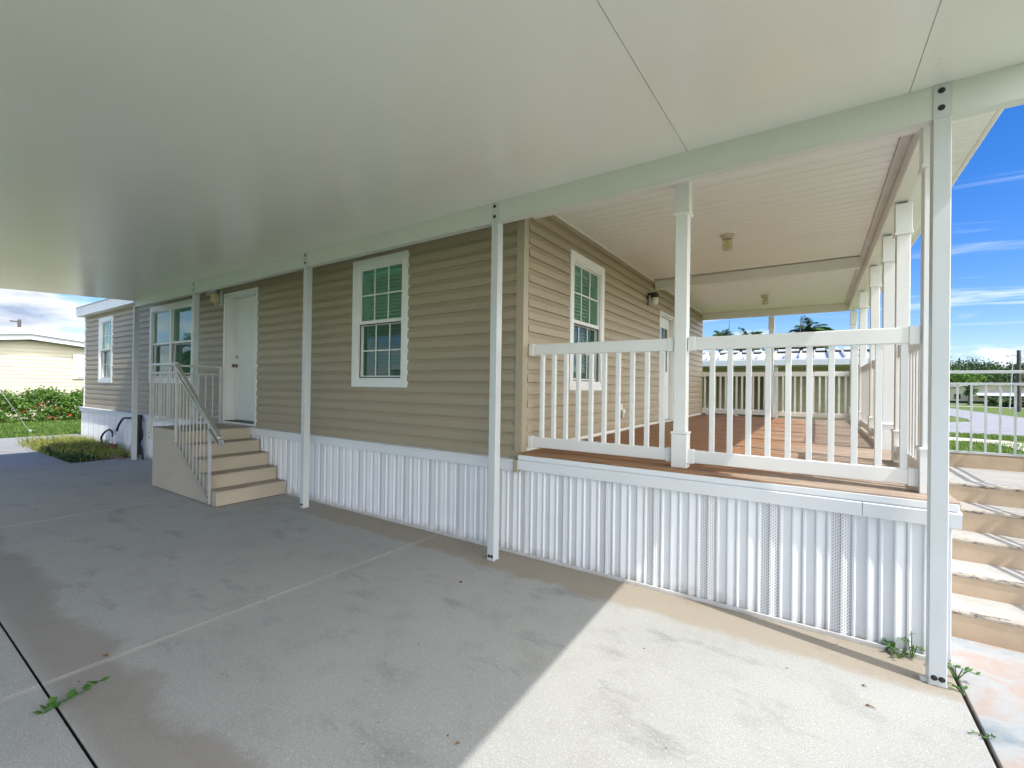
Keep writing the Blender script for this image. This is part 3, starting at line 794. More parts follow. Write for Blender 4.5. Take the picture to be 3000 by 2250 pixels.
m = MB(); m.box(.146, .162, 4.30, 4.38, 3.08, 3.30, .004); m.obox((.16, 4.34, 3.27), (.27, 4.34, 3.275), .05, .035, bev=.004)
m.lathe((.27, 4.34, 3.2), [(.066, .0), (.07, .02), (.07, .05), (.05, .085), (.02, .095)], 18); m.build('arm', 'black_plastic', t)
m = MB(); m.lathe((.27, 4.34, 3.2), [(.035, -.115), (.05, -.11), (.062, 0)], 18); m.build('lamp_shade', 'frost', t, True)
t = thing('flood_light', 'yellowed twin flood light beside the facade door', 'flood light', (-6.4, .36, 3.1))
m = MB(); m.box(-6.33, -6.22, .35, .368, 3.02, 3.30, .006); m.build('mounting_plate', 'white', t)
m = MB(); m.box(-6.42, -6.30, .24, .349, 3.08, 3.24, .015); m.obox((-6.36, .3, 3.09), (-6.29, .30, 3.03), .05, .05, bev=.01); m.build('sensor_box', 'yellowed', t)
m = MB(); m.lathe((-6.33, .27, 3.285), [(.02, .06), (.045, .05), (.066, 0), (.068, -.05), (.05, -.065)], 18, 'y'); m.build('lamp_head', 'chrome', t, True)
m = MB(); m.lathe((-6.52, .28, 3.27), [(.02, .06), (.045, .045), (.062, 0), (.06, -.045)], 16, 'x'); m.build('lamp_head', 'yellowed', t, True)
t = thing('spigot_cover', 'white wall outlet with a short pipe low on the porch wall', 'wall fitting', (.15, 3.1, 1.2))
m = MB(); m.box(.146, .165, 3.07, 3.14, 1.32, 1.40, .004); m.build('cover_plate', 'pvc', t)
m = MB(); m.lathe((.175, 3.12, 1.29), [(.02, -.03), (.042, -.02), (.045, .02), (.02, .03)], 14, 'x'); m.tube([(.18, 3.11, 1.26), (.18, 3.10, 1.19)], .017, 10); m.build('pipe', 'pvc', t, True)

# ------------------------------------------------------------------ side steps and their handrail
st = thing('side_steps', 'beige painted concrete steps up to the facade door', 'steps', (-5, -.2, 0))
prof = [(-6.14, .012), (-6.14, .925), (-4.99, .925), (-4.99, .75), (-4.72, .75), (-4.72, .57), (-4.455, .57), (-4.455, .383), (-4.20, .383), (-4.20, .196), (-3.965, .196), (-3.965, .012)]
m = MB(); m.prism([(x, -.655, z) for x, z in prof], (0, .93, 0)); m.build('stair_body', 'step_paint', st)
for x0, x1, z in ((-6.14, -4.975, .9255), (-4.988, -4.705, .7505), (-4.718, -4.44, .5705), (-4.453, -4.185, .3835), (-4.198, -3.95, .1965)):
    m = MB(); m.box(x0, x1, -.662, .276, z, z + .012, .005); m.build('tread', 'tread', st)
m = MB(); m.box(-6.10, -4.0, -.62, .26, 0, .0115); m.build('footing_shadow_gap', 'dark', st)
hr = thing('stair_handrail', 'silver picket handrail on the beige side steps', 'handrail', (-5.2, -.68, .7))
YH = -.685
def sq(m, a, b, s=.03): m.obox(a, b, s, s, (0, 1, 0) if abs((Vector(b) - Vector(a)).normalized().y) < .9 else (0, 0, 1), .002)
for x, z0, z1 in ((-6.14, .74, 1.905), (-5.175, .72, 1.905), (-4.105, .03, 1.10)):
    m = MB(); m.box(x - .018, x + .018, YH - .018, YH + .018, z0, z1, .003); p = m.build('post', 'steel', hr)
    for zz in (z0 + .03, z0 + .1): bolt(p, (x, YH - .018, zz), .007)
m = MB(); m.box(-6.118, -6.082, .28, .316, .94, 1.905, .003); m.build('post', 'steel', hr)
m = MB(); sq(m, (-6.158, YH, 1.915), (-5.16, YH, 1.915), .034); sq(m, (-6.10, YH, 1.915), (-6.10, .316, 1.915), .034); m.build('top_rail', 'steel', hr)
m = MB(); sq(m, (-6.12, YH, 1.787), (-5.195, YH, 1.787), .026); sq(m, (-6.10, YH + .02, 1.787), (-6.10, .28, 1.787), .026); sq(m, (-5.157, YH, 1.752), (-4.12, YH, 1.075), .026); m.build('middle_rail', 'steel', hr)
m = MB(); sq(m, (-6.12, YH, 1.06), (-5.195, YH, 1.06), .026); sq(m, (-6.10, YH + .02, 1.05), (-6.10, .28, 1.05), .026); sq(m, (-5.157, YH, .752), (-4.12, YH, .062), .026); m.build('bottom_rail', 'steel', hr)
for x in [-6.04 + .104 * k for k in range(8)]:
    m = MB(); sq(m, (x, YH, 1.06), (x, YH, 1.787), .013); m.build('picket', 'steel', hr)
for y in [-.58 + .108 * k for k in range(8)]:
    m = MB(); sq(m, (-6.10, y, 1.05), (-6.10, y, 1.787), .013); m.build('picket', 'steel', hr)
for x in [-5.05 + .112 * k for k in range(9)]:
    f = (x + 5.157) / 1.037
    m = MB(); sq(m, (x, YH, .752 - .69 * f), (x, YH, 1.752 - .677 * f), .013); m.build('picket', 'steel', hr)
m = MB(); m.obox((-5.19, YH - .01, 1.915), (-3.79, YH - .01, .925), .036, .058, (0, 1, 0), .01)
arc = [(-3.79, YH - .01, .925), (-3.755, YH - .01, .893), (-3.742, YH - .01, .862), (-3.755, YH - .01, .838), (-3.785, YH - .01, .835), (-3.83, YH - .01, .855), (-4.10, YH - .01, 1.03)]
for p, q in zip(arc, arc[1:]): m.obox(p, q, .02, .052, (0, 1, 0), .003)
m.build('hand_grip', 'steel', hr)

# ------------------------------------------------------------------ porch steps on the open side
M['tread_edge'] = None
def mat_edge():
    mm, nt_ = nt_new('grimy_tread_edge'); q = N(nt_); P = q.pos()
    e = q.noise(q.mapv(P, (1.0, 3, 3)), 9, 8, .8)
    col = q.mix(q.sstep(e, .49, .60), (.44, .39, .32), (.10, .088, .08))
    q.out(col, .9, q.bump(e, .5, .01), .2); return mm
M['tread_edge'] = mat_edge()
ps = thing('porch_steps', 'sunlit tan concrete steps with bleached treads beside the porch', 'steps', (3.9, 2.1, 0))
X0, X1 = 3.335, 4.52
rs = [(.814, 0, .165), (1.169, .165, .318), (1.534, .318, .488), (1.853, .488, .667), (2.196, .667, .832), (3.40, .832, .98)]
pf = [(.814, -.02)]
for i, (y, z0, z1) in enumerate(rs): pf += [(y, z1 - .012), (rs[i + 1][0] if i < 5 else 3.62, z1 - .012)]
pf += [(3.62, -.02)]
m = MB(); m.prism([(X0, y, z) for y, z in pf], (X1 - X0, 0, 0)); m.build('stair_body', 'sun_riser', ps)
for i, (y, z0, z1) in enumerate(rs):
    y2 = rs[i + 1][0] - .002 if i < 5 else 3.62
    m = MB(); m.box(X0 - .004, X1, y + .03, y2, z1 - .0118, z1, .002); m.build('tread', 'sun_tread' if i < 5 else 'sun_riser', ps)
    if i < 5:
        m = MB(); m.box(X0 - .006, X1, y - .008, y + .0295, z1 - .028, z1 + .001, .008); m.build('nosing', 'tread_edge', ps)
rr = thing('porch_step_railing', 'pale metal picket railing at the back of the sunlit porch steps', 'railing', (3.9, 3.42, .98))
yb = 3.43
m = MB(); m.box(X0, X1 - .02, yb - .017, yb + .017, 1.857, 1.889, .003); m.build('top_rail', 'rail_grey', rr)
m = MB(); m.box(X0, X1 - .03, yb - .013, yb + .013, 1.73, 1.757, .002); m.build('middle_rail', 'rail_grey', rr)
m = MB(); m.box(X0, X1 - .03, yb - .013, yb + .013, .985, 1.01, .002); m.build('bottom_rail', 'rail_grey', rr)
xx = 3.873 - 4 * .1105
while xx < X1 - .06:
    m = MB(); m.box(xx - .0085, xx + .0085, yb - .0085, yb + .0085, 1.0, 1.74, .001); m.build('picket', 'rail_grey', rr); xx += .1105
xr = X1 - .02
m = MB(); sq(m, (xr, yb, 1.873), (xr, 2.2, 1.873), .034); sq(m, (xr, 2.2, 1.873), (xr, .82, 1.10), .034); m.build('side_top_rail', 'rail_grey', rr)
m = MB(); sq(m, (xr, yb, 1.743), (xr, 2.2, 1.743), .026); sq(m, (xr, 2.2, 1.743), (xr, .82, .97), .026); sq(m, (xr, yb, .90), (xr, 2.2, .90), .026); sq(m, (xr, 2.2, .90), (xr, .82, .13 + .08), .026); m.build('side_rails', 'rail_grey', rr)
for y, z0 in ((yb, .832), (2.2, .7), (.84, .02)):
    m = MB(); m.box(xr - .018, xr + .018, y - .018, y + .018, z0, 1.873 if y > 2 else 1.11, .002); m.build('post', 'rail_grey', rr)
y = .95
while y < 3.4:
    f = min(1, (y - .82) / 1.38)
    if abs(y - 2.2) > .04:
        m = MB(); m.box(xr - .008, xr + .008, y - .008, y + .008, .21 + .69 * f, .97 + .773 * f, 0); m.build('picket', 'rail_grey', rr)
    y += .1105
#PART3
# ------------------------------------------------------------------ plants
def rv(rng): 
    while True:
        v = Vector((rng.uniform(-1, 1), rng.uniform(-1, 1), rng.uniform(-1, 1)))
        if .05 < v.length < 1: return v.normalized()
def clump_crown(mb, rng, c, rad, nclump, nleaf, ls, cr=.32, hollow=.55, flat=1.0):
    """leaf clumps scattered through an ellipsoid shell; gaps stay between them"""
    c = Vector(c)
    for _ in range(nclump):
        d = rv(rng); r = rng.uniform(hollow, 1.0)
        cc = c + Vector((d.x * rad[0], d.y * rad[1], d.z * rad[2])) * r
        cs = cr * rng.uniform(.6, 1.35)
        for _ in range(nleaf):
            o = rv(rng) * (rng.random() ** .45) * cs
            p = cc + Vector((o.x * rad[0], o.y * rad[0], o.z * rad[0] * .75))
            nrm = (o.normalized() + Vector((0, 0, .7)) + rv(rng) * .7)
            mb.leaf(p, rv(rng) + Vector((0, 0, -.15)), nrm, ls * rng.uniform(.6, 1.3), ls * rng.uniform(.4, .65))
def tree(name, label, x, y, h, rx, rz, mat, seed, group=None, ls=.34, nc=70, nl=38, zb=None):
    rng = random.Random(seed); t = thing(name, label, 'tree', (x, y, -.04), group)
    m = MB(); b = h - 2 * rz if zb is None else zb; pts = [(x, y, -.1)]
    for k in range(1, 5): pts.append((x + rng.uniform(-.15, .15), y + rng.uniform(-.15, .15), (h - rz) * k / 4))
    m.tube(pts, [.32, .26, .22, .17, .1], 8)
    for k in range(6):
        a = rng.uniform(0, 6.28); z0 = rng.uniform(.35, .75) * (h - rz)
        e = Vector((x + math.cos(a) * rx * .7, y + math.sin(a) * rx * .7, z0 + rz * rng.uniform(.5, 1.1)))
        m.tube([(x, y, z0), ((x + e.x) / 2, (y + e.y) / 2, z0 * .4 + e.z * .6 + .1), e], [.13, .08, .03], 6)
    m.build('trunk', 'trunk', t)
    m = MB(); clump_crown(m, rng, (x, y, h - rz), (rx, rx, rz), nc, nl, ls)
    m.build('crown', mat, t, keep=True); return t
def palm(label, x, y, h, fl, nf, seed, group=None, wind=(0, 0), tr=.13, lw=.05, nleaf=26, cat='palm tree'):
    rng = random.Random(seed); t = thing('palm_tree', label, cat, (x, y, -.04), group)
    m = MB(); lean = Vector((rng.uniform(-.3, .3), rng.uniform(-.3, .3), 0))
    pts = [Vector((x, y, -.1)) + lean * (k / 5) ** 2 + Vector((0, 0, h * k / 5)) for k in range(6)]
    m.tube(pts, [tr * 1.4, tr, tr * .95, tr * .9, tr * .9, tr], 10); m.build('trunk', 'trunk', t)
    top = pts[-1]; m = MB()
    for k in range(nf):
        a = 6.283 * k / nf * 1.618 * 3 + rng.uniform(-.2, .2); el = rng.uniform(-.35, 1.25) if k > 3 else 1.35
        d = Vector((math.cos(a) * math.cos(el) + wind[0] * .55, math.sin(a) * math.cos(el) + wind[1] * .55, math.sin(el)))
        p = top.copy(); L = fl * rng.uniform(.8, 1.12); rach = [p.copy()]; ns = 9
        for s in range(ns):
            d = (d + Vector((wind[0] * .09, wind[1] * .09, -.13 - .03 * s * .6))).normalized(); p = p + d * L / ns; rach.append(p.copy())
        m.tube(rach, [.022 * (1 - .09 * i) for i in range(len(rach))], 4, False)
        for s in range(nleaf):
            f = .1 + .9 * s / nleaf; i = min(int(f * ns), ns - 1); q = rach[i].lerp(rach[i + 1], f * ns - i); dd = (rach[i + 1] - rach[i]).normalized()
            sd = dd.cross(Vector((0, 0, 1))); sd = sd.normalized() if sd.length > .05 else Vector((1, 0, 0))
            ll = fl * .30 * math.sin(math.pi * min(1, .18 + f * .8)) + .06
            for sg in (-1, 1):
                ld = sd * sg * .8 + dd * .75 + Vector((0, 0, -.35 + rng.uniform(-.15, .2)))
                m.leaf(q, ld, Vector((0, 0, 1)) + rv(rng) * .3, ll, lw)
    m.build('crown', 'palm_leaf', t, keep=True); return t
def grass_patch(name, mat, area, n, hgt, wd, seed, z=-.02, lean=.5):
    rng = random.Random(seed); m = MB()
    for _ in range(n):
        x, y = area(rng); a = rng.uniform(0, 6.283); hh = hgt * rng.uniform(.45, 1.25)
        b = Vector((x, y, z)); l = Vector((math.cos(a), math.sin(a), 0)) * hh * rng.uniform(.1, lean)
        sd = Vector((-math.sin(a), math.cos(a), 0)) * wd / 2 * rng.uniform(.7, 1.3)
        q = b + l * .35 + Vector((0, 0, hh * .62)); tip = b + l * 1.2 + Vector((0, 0, hh * rng.uniform(.8, 1)))
        v = [m.bm.verts.new(p) for p in (b - sd, b + sd, q + sd * .8, q - sd * .8, tip)]
        m.bm.faces.new(v[:4]); m.bm.faces.new((v[3], v[2], v[4]))
    return struct(m.build(name, mat, keep=True), 'stuff')
# lawn blades where they are big enough to read
grass_patch('grass', 'grass', lambda r: (r.uniform(-24, -16.4), r.uniform(-3.4, 2.6)), 16000, .10, .02, 3, -.045)
grass_patch('grass', 'grass', lambda r: (r.uniform(4.6, 8.4) , 4 + 14 * r.random() ** 1.3), 16000, .10, .018, 4, -.045)
grass_patch('grass', 'grass', lambda r: (r.uniform(5.5, 11), r.uniform(19.7, 22.1)), 6000, .09, .025, 5, -.045)
def clump(r):
    while True:
        x, y = r.uniform(-14.2, -9.95), r.uniform(-.95, .34)
        if y > -.9 + max(0, (x + 11.2)) * .25: return x, y
grass_patch('weedy_grass_clump', 'dry_grass', lambda r: clump(r) if r.random() < .3 else (r.gauss(-12.3, .9), r.uniform(-.75, .2)), 3600, .25, .014, 6, -.02, 1.2)
def ivy():
    rng = random.Random(8); m = MB()
    for _ in range(3600):
        x, y = rng.uniform(-12.4, -9.85), rng.uniform(-.84, .2)
        if x > -11.4 + rng.uniform(-.3, .3) and y > -.45 + rng.uniform(-.2, .1): continue
        p = Vector((x, y, rng.uniform(0, .10)))
        m.leaf(p, rv(rng) + Vector((0, 0, .2)), Vector((0, 0, 1)) + rv(rng) * .5, rng.uniform(.04, .085), rng.uniform(.03, .055))
    return struct(m.build('ground_cover', 'ivy', keep=True), 'stuff')
ivy()

# hibiscus hedge
def hedge():
    rng = random.Random(12); t = thing('hibiscus_hedge', 'leafy green hedge dotted with red flowers below the cream house', 'hedge', (-23.4, 0, -.04))
    m = MB(); tw = MB()
    for k in range(520):
        y = rng.uniform(-5.2, 4.2); x = -23.7 + rng.uniform(-.45, .55); top = 1.12 + .14 * math.sin(y * 2.3) + .1 * math.sin(y * 5.1 + 1) + (.15 if rng.random() < .1 else 0) - .25 * math.exp(-((y - .35) / .35) ** 2)
        z = rng.uniform(.02, 1) ** .8 * top
        xf = x + .25 * (1 - (z / top) ** 2)
        for _ in range(44):
            o = rv(rng) * rng.random() ** .5 * .24
            p = Vector((xf, y, z)) + o
            if p.z < 0: continue
            m.leaf(p, rv(rng) + Vector((.3, 0, -.1)), o.normalized() * .7 + Vector((.4, -.1, .7)) + rv(rng) * .55, rng.uniform(.08, .14), rng.uniform(.055, .09))
    for k in range(46):
        y = rng.uniform(-5, 4); x = -23.6 + rng.uniform(-.3, .4); h0 = 1.0
        e = Vector((x + rng.uniform(-.1, .1), y + rng.uniform(-.1, .1), h0 + rng.uniform(.1, .34)))
        tw.tube([(x, y, -.05), (x, y, h0 - .2), e], [.018, .012, .005], 5, False)
        for _ in range(13):
            p = Vector((x, y, h0)).lerp(e, rng.uniform(-.2, 1)); m.leaf(p, rv(rng), rv(rng) + Vector((.3, 0, .6)), .10, .06)
    tw.build('stems', 'timber', t); m.build('foliage', 'hedge_leaf', t, keep=True)
    for (y, z) in ((-.35, .72), (.62, .42), (.9, .58), (1.12, .68), (1.55, .50), (1.3, .17), (1.52, .12), (1.93, .22), (-.9, .3), (-.75, .16), (.5, .36), (-1.8, .6), (-2.6, .35), (2.3, .5)):
        f = MB(); c = Vector((-23.12 + .1 * (1 - z), y, z))
        for k in range(5):
            a = k * 1.2566 + y * 7; d = Vector((.35, math.cos(a), math.sin(a))); f.leaf(c, d, Vector((1, 0, 0)) + d * .2, .07, .065)
        f.tube([c, c + Vector((.09, .01, .02))], .008, 5); f.build('flower', 'flower', t, keep=True)
hedge()

# leaf sprigs and weeds on the slab
def sprig(name, label, cat, x, y, n, spread_, size, seed, mat='leaf', rise=.05, group=None):
    rng = random.Random(seed); t = thing(name, label, cat, (x, y, 0), group); m = MB(); s = MB()
    for k in range(max(2, n // 5)):
        a = rng.uniform(0, 6.28); e = Vector((x + math.cos(a) * spread_ * rng.uniform(.4, 1), y + math.sin(a) * spread_ * rng.uniform(.4, 1), rise * rng.uniform(.5, 1.5)))
        mid = Vector((x, y, .004)).lerp(e, .5) + Vector((0, 0, rise * .5)); s.tube([(x, y, -.01), mid, e], [.003, .0025, .0015], 5, False)
        for j in range(5):
            f = rng.uniform(.3, 1); p = Vector((x, y, 0)).lerp(mid, f * 2) if f < .5 else mid.lerp(e, f * 2 - 1)
            m.leaf(p, Vector((math.cos(a + rng.uniform(-1.6, 1.6)), math.sin(a + rng.uniform(-1.6, 1.6)), rng.uniform(-.1, .5))), Vector((0, 0, 1)) + rv(rng) * .4, size * rng.uniform(.7, 1.25), size * rng.uniform(.5, .7))
    s.build('stem', 'leaf' if mat == 'leaf' else mat, t); m.build('leaves', mat, t, keep=True); return t
def vine():
    t = thing('leafy_sprig', 'green leafy vine tip creeping out of the slab joint', 'weed', (-.6, -2.8, 0)); m = MB(); s = MB(); rng = random.Random(5)
    pts = [Vector((-.60, -2.86, .004)), Vector((-.595, -2.82, .02)), Vector((-.575, -2.77, .03)), Vector((-.565, -2.72, .04)), Vector((-.56, -2.67, .06))]
    s.tube(pts, [.003, .003, .003, .002, .002], 5); s.build('stem', 'leaf', t)
    for i, p in enumerate(pts):
        for k in range(5):
            a = rng.uniform(0, 6.28); m.leaf(p + rv(rng) * .008, (math.cos(a), math.sin(a), rng.uniform(.1, .9)), Vector((0, 0, 1)) + rv(rng) * .35, rng.uniform(.03, .05), rng.uniform(.03, .042))
    m.build('leaves', 'leaf', t, keep=True)
vine()
G = 'weeds growing along the foot of the porch skirting'
sprig('weed', 'small green weed against the skirting, furthest from the right carport post', 'weed', 2.955, .275, 18, .06, .036, 21, group=G)
sprig('weed', 'low weed spreading in front of the skirting between two other weeds', 'weed', 3.02, .25, 26, .08, .03, 22, rise=.025, group=G)
sprig('weed', 'upright weed hard against the left side of the right carport post', 'weed', 3.085, .285, 22, .05, .036, 23, rise=.1, group=G)
sprig('weed', 'bright green weed on the right side of the right carport post', 'weed', 3.262, .16, 34, .09, .035, 24, rise=.06, group=G)
sprig('weed', 'thin trailing weed in the joint just below the right carport post', 'weed', 3.262, .0, 24, .10, .022, 25, rise=.02, group=G)
sprig('weed', 'sparse dry weed in the joint near the bottom right of the slab', 'weed', 3.262, -.36, 15, .08, .016, 26, 'leaf', .010, group=G)
sprig('dry_twig', 'dry brown twig lying on the sunlit slab in front of the right post', 'twig', 2.80, -.43, 8, .05, .009, 31, 'dryleaf', .006)
sprig('dry_twig', 'tiny dry twig on the sunlit slab nearer the skirting', 'twig', 2.80, -.24, 6, .04, .008, 32, 'dryleaf', .005)
def dead_leaf(label, x, y, s, a):
    m = MB(); d = Vector((math.cos(a), math.sin(a), 0)); sd = Vector((-d.y, d.x, 0))
    P = [Vector((x, y, .004)) - d * s, Vector((x, y, .016)) + sd * s * .4, Vector((x, y, .006)) + d * s, Vector((x, y, .014)) - sd * s * .4]
    c = Vector((x, y, .003)); vs = [m.bm.verts.new(p) for p in P]; vc = m.bm.verts.new(c)
    for i in range(4): m.bm.faces.new((vs[i], vs[(i + 1) % 4], vc))
    tag(m.build('fallen_leaf', 'dryleaf', keep=True), label, 'leaf', 'dry leaves on the slab')
dead_leaf('orange brown dry leaf beside the slab joint at lower left', -.94, -2.54, .028, .4)
dead_leaf('small dry leaf alone on the shaded slab in front of the second post', .12, -.53, .022, .1)
dead_leaf('dark curled leaf on the shaded slab near the edge of the sunlight', 1.222, -1.848, .013, .9)

def litter():
    rng = random.Random(17); m = MB()
    for k in range(150):
        q = rng.random()
        if q < .45: x, y = rng.uniform(-3.5, 3.2), .27 - abs(rng.gauss(0, .06))           # blown against the skirting
        elif q < .6: x, y = -.89 + rng.gauss(0, .012), rng.uniform(-2.8, .2)              # caught in the joint
        else: x, y = rng.uniform(-4.5, 3.1), rng.uniform(-2.7, .1)
        s_ = rng.uniform(.003, .009); a = rng.uniform(0, 6.28); d = Vector((math.cos(a), math.sin(a), 0)); e = Vector((-d.y, d.x, 0)); c = Vector((x, y, .003))
        m.bm.faces.new([m.bm.verts.new(p) for p in (c - d * s_, c - e * s_ * .4 + Vector((0, 0, .003)), c + d * s_ * 1.1, c + e * s_ * .5 + Vector((0, 0, .004)))])
    struct(m.build('leaf_litter', 'litter', keep=True), 'stuff')
M['litter'] = pm('dark_litter', (.06, .045, .035), .9, .5, 60)
litter()
# ------------------------------------------------------------------ hose, pipes, edging at the far post
def hose(label, pts, r, mat='black_hose', name='garden_hose'):
    # smooth the path (Catmull-Rom)
    P = [Vector(p) for p in pts]; out = []
    for i in range(len(P) - 1):
        a, b, c, d = P[max(i - 1, 0)], P[i], P[i + 1], P[min(i + 2, len(P) - 1)]
        for k in range(6):
            t = k / 6; out.append(.5 * ((2 * b) + (c - a) * t + (2 * a - 5 * b + 4 * c - d) * t * t + (3 * b - a - 3 * c + d) * t ** 3))
    out.append(P[-1]); m = MB(); m.tube(out, r, 8)
    return tag(m.build(name, mat, smooth=True), label, 'hose')
y0 = .12
hose('black hose looping up from the white pipes left of the far carport post', [(-10.9, y0, .06), (-11.2, y0, .03), (-11.6, y0, .12), (-11.72, y0, .28), (-11.5, y0, .42), (-11.2, y0, .50), (-10.98, y0, .47), (-10.93, y0, .36)], .022)
hose('black hose arching from the valve up to behind the far carport post', [(-10.78, y0 + .03, .50), (-10.62, y0 + .03, .66), (-10.4, y0 + .04, .80), (-10.1, y0 + .06, .83), (-9.7, y0 + .1, .83)], .022)
hose('black hose hanging in a tall loop on the right of the far carport post', [(-9.52, .22, .88), (-9.48, .2, .7), (-9.40, .2, .55), (-9.42, .2, .42), (-9.52, .2, .33), (-9.42, .2, .2), (-9.25, .17, .07), (-9.12, .14, .03)], .022)
hose('dark coil of hose hanging straight down behind the far carport post', [(-9.62, .22, .92), (-9.60, .21, .6), (-9.63, .21, .3), (-9.58, .2, .05)], .05)
t = thing('backflow_pipes', 'pair of white plastic riser pipes with red brown valves in the weeds', 'pipes', (-10.85, .08, 0))
m = MB(); m.tube([(-10.95, .1, -.03), (-10.95, .1, .44)], .024, 10); m.tube([(-10.72, .1, -.03), (-10.72, .1, .34), (-10.78, .12, .46)], .024, 10); m.tube([(-10.95, .1, .31), (-10.72, .1, .31)], .022, 10); m.build('riser_pipe', 'pvc', t, True)
for x in (-10.95, -10.72):
    m = MB(); m.lathe((x, .1, .15), [(.03, -.06), (.05, -.05), (.05, .04), (.034, .06)], 12); m.obox((x - .1, .07, .19), (x + .08, .07, .19), .02, .03); m.build('valve', 'valve', t)
m = MB(); m.box(-10.55, -9.55, -.13, -.07, -.03, .05, .006); tag(m.build('timber_edging', 'timber'), 'short weathered timber edging at the slab beside the far post', 'edging')

# ------------------------------------------------------------------ buildings around
def lap_wall(mb, p0, p1, z0, z1, out, e=.2, lip=.018):
    """lapped boards from p0 to p1 (xy), outward normal out"""
    n = int((z1 - z0) / e) + 1; v = Vector((p1[0] - p0[0], p1[1] - p0[1], 0)); pts = []
    for k in range(n):
        a = z0 + k * e; b = min(a + e, z1)
        pts += [(p0[0] + out[0] * lip, p0[1] + out[1] * lip, a), (p0[0] + out[0] * .002, p0[1] + out[1] * .002, b - .001)]
    mb.strip(pts, v)
# cream house in the west
t = thing('cream_house', 'cream sided bungalow with a white low pitched roof behind the hedge', 'house', (-28, 1.2, 0))
xw = -26.0; yr_ = 1.2
m = MB(); lap_wall(m, (xw, -2.7), (xw, 5.2), -.1, 3.38, (1, 0), .165, .022)
m.build('wall', 'cream', t)
m = MB(); m.box(-38, -26.03, -2.7, 5.2, -.1, 3.2); m.build('rear_wall', 'cream', t)
def rz(y): return 3.90 - .115 * abs(y - yr_)
m = MB(); pr = [(-3.3, rz(-3.3)), (yr_, rz(yr_)), (5.8, rz(5.8))]
m.prism([(xw + .47, y, z) for y, z in pr] + [(xw + .47, y, z - .27) for y, z in pr[::-1]], (-13, 0, 0)); m.build('roof', 'white_roof', t)
m = MB(); m.prism([(xw + .40, y, z - .2705) for y, z in pr] + [(xw + .40, y, z - .48) for y, z in pr[::-1]], (-.06, 0, 0)); m.build('fascia', 'fascia_shade', t)
m = MB(); m.prism([(xw + .455, y, z - .465) for y, z in pr] + [(xw + .455, y, z - .50) for y, z in pr[::-1]], (-.05, 0, 0)); m.build('drip_edge', 'white_roof', t)
m = MB(); m.box(xw + .02, xw + .10, 2.62, 4.1, 1.72, 2.86, .01)
f = m.build('shutter', 'trim', t)
m = MB()
for k in range(11): m.prism([(xw + .105, 2.74, 1.80 + k * .092), (xw + .15, 2.74, 1.80 + k * .092), (xw + .105, 2.74, 1.88 + k * .092)], (0, 1.3, 0))
m.build('louvre', 'white_roof', f)
# neighbour beyond the porch: white ribbed roof
t = thing('rear_neighbour_house', 'olive sided house under a white ribbed metal roof behind the porch', 'house', (2, 15, 0))
yg = 13.0
m = MB(); m.prism([(-9, yg, 2.60), (5.2, yg, 2.60), (5.2, yg + 2.4, 2.93), (-9, yg + 2.4, 2.93)], (0, 0, .03)); x = -8.9
while x < 5.15:
    m.prism([(x, yg - .01, 2.632), (x + .05, yg - .01, 2.632), (x + .04, yg - .01, 2.72), (x + .01, yg - .01, 2.72)], (0, 2.4, .33)); x += .38
rf = m.build('roof', 'white_roof', t)
m = MB(); m.box(-9, 5.2, yg + 2.40, yg + 2.6, 2.9, 3.02); m.build('ridge_painted_shade', 'dark', rf)  # dark strip drawn as the shade below the roof pan ends
m = MB(); x = -8.9
while x < 5.15: m.box(x + .05, x + .33, yg + 2.36, yg + 2.66, 3.021, 3.10, .03); x += .38
m.build('roof_pan_end', 'white_roof', rf)
m = MB(); m.box(-9, 5.2, yg - .08, yg + .02, 2.41, 2.598, .01); m.build('gutter', 'gutter', t)
m = MB(); m.box(-9, 5.2, yg + .1, yg + .9, 2.36, 2.40); m.box(-9, 5.2, yg + .6, yg + .66, 2.1, 2.36); m.build('soffit', 'olive', t)
m = MB(); lap_wall(m, (1.55, yg + .9), (5.2, yg + .9), -.05, 2.36, (0, -1), .15, .02); m.build('wall', 'olive', t)
m = MB(); m.box(-9, 1.5, yg + 2.2, yg + 2.3, -.05, 2.85); x = -8.9
while x < 1.4: m.box(x, x + .05, yg + 2.12, yg + 2.199, -.05, 2.35); x += .42
m.build('carport_wall', 'olive', t)
m = MB(); m.box(1.47, 1.58, yg + .05, yg + .16, -.05, 2.41, .006); m.build('post', 'white', t)
m = MB(); m.box(-6.4, -6.3, yg + .05, yg + .16, -.05, 2.41, .006); m.build('post', 'white', t)
m = MB(); m.box(-9, 1.4, yg + .3, yg + .34, .95, 1.0); m.obox((-.9, yg + .32, .98), (.6, yg + .32, .2), .04, .04); m.obox((.0, yg + .32, .98), (1.0, yg + .32, .45), .04, .04); m.build('stair_rail', 'white', t)
m = MB(); m.box(-9, 5.2, yg + 2.7, yg + 9, -.05, 2.9); m.build('rear_wall', 'olive', t)

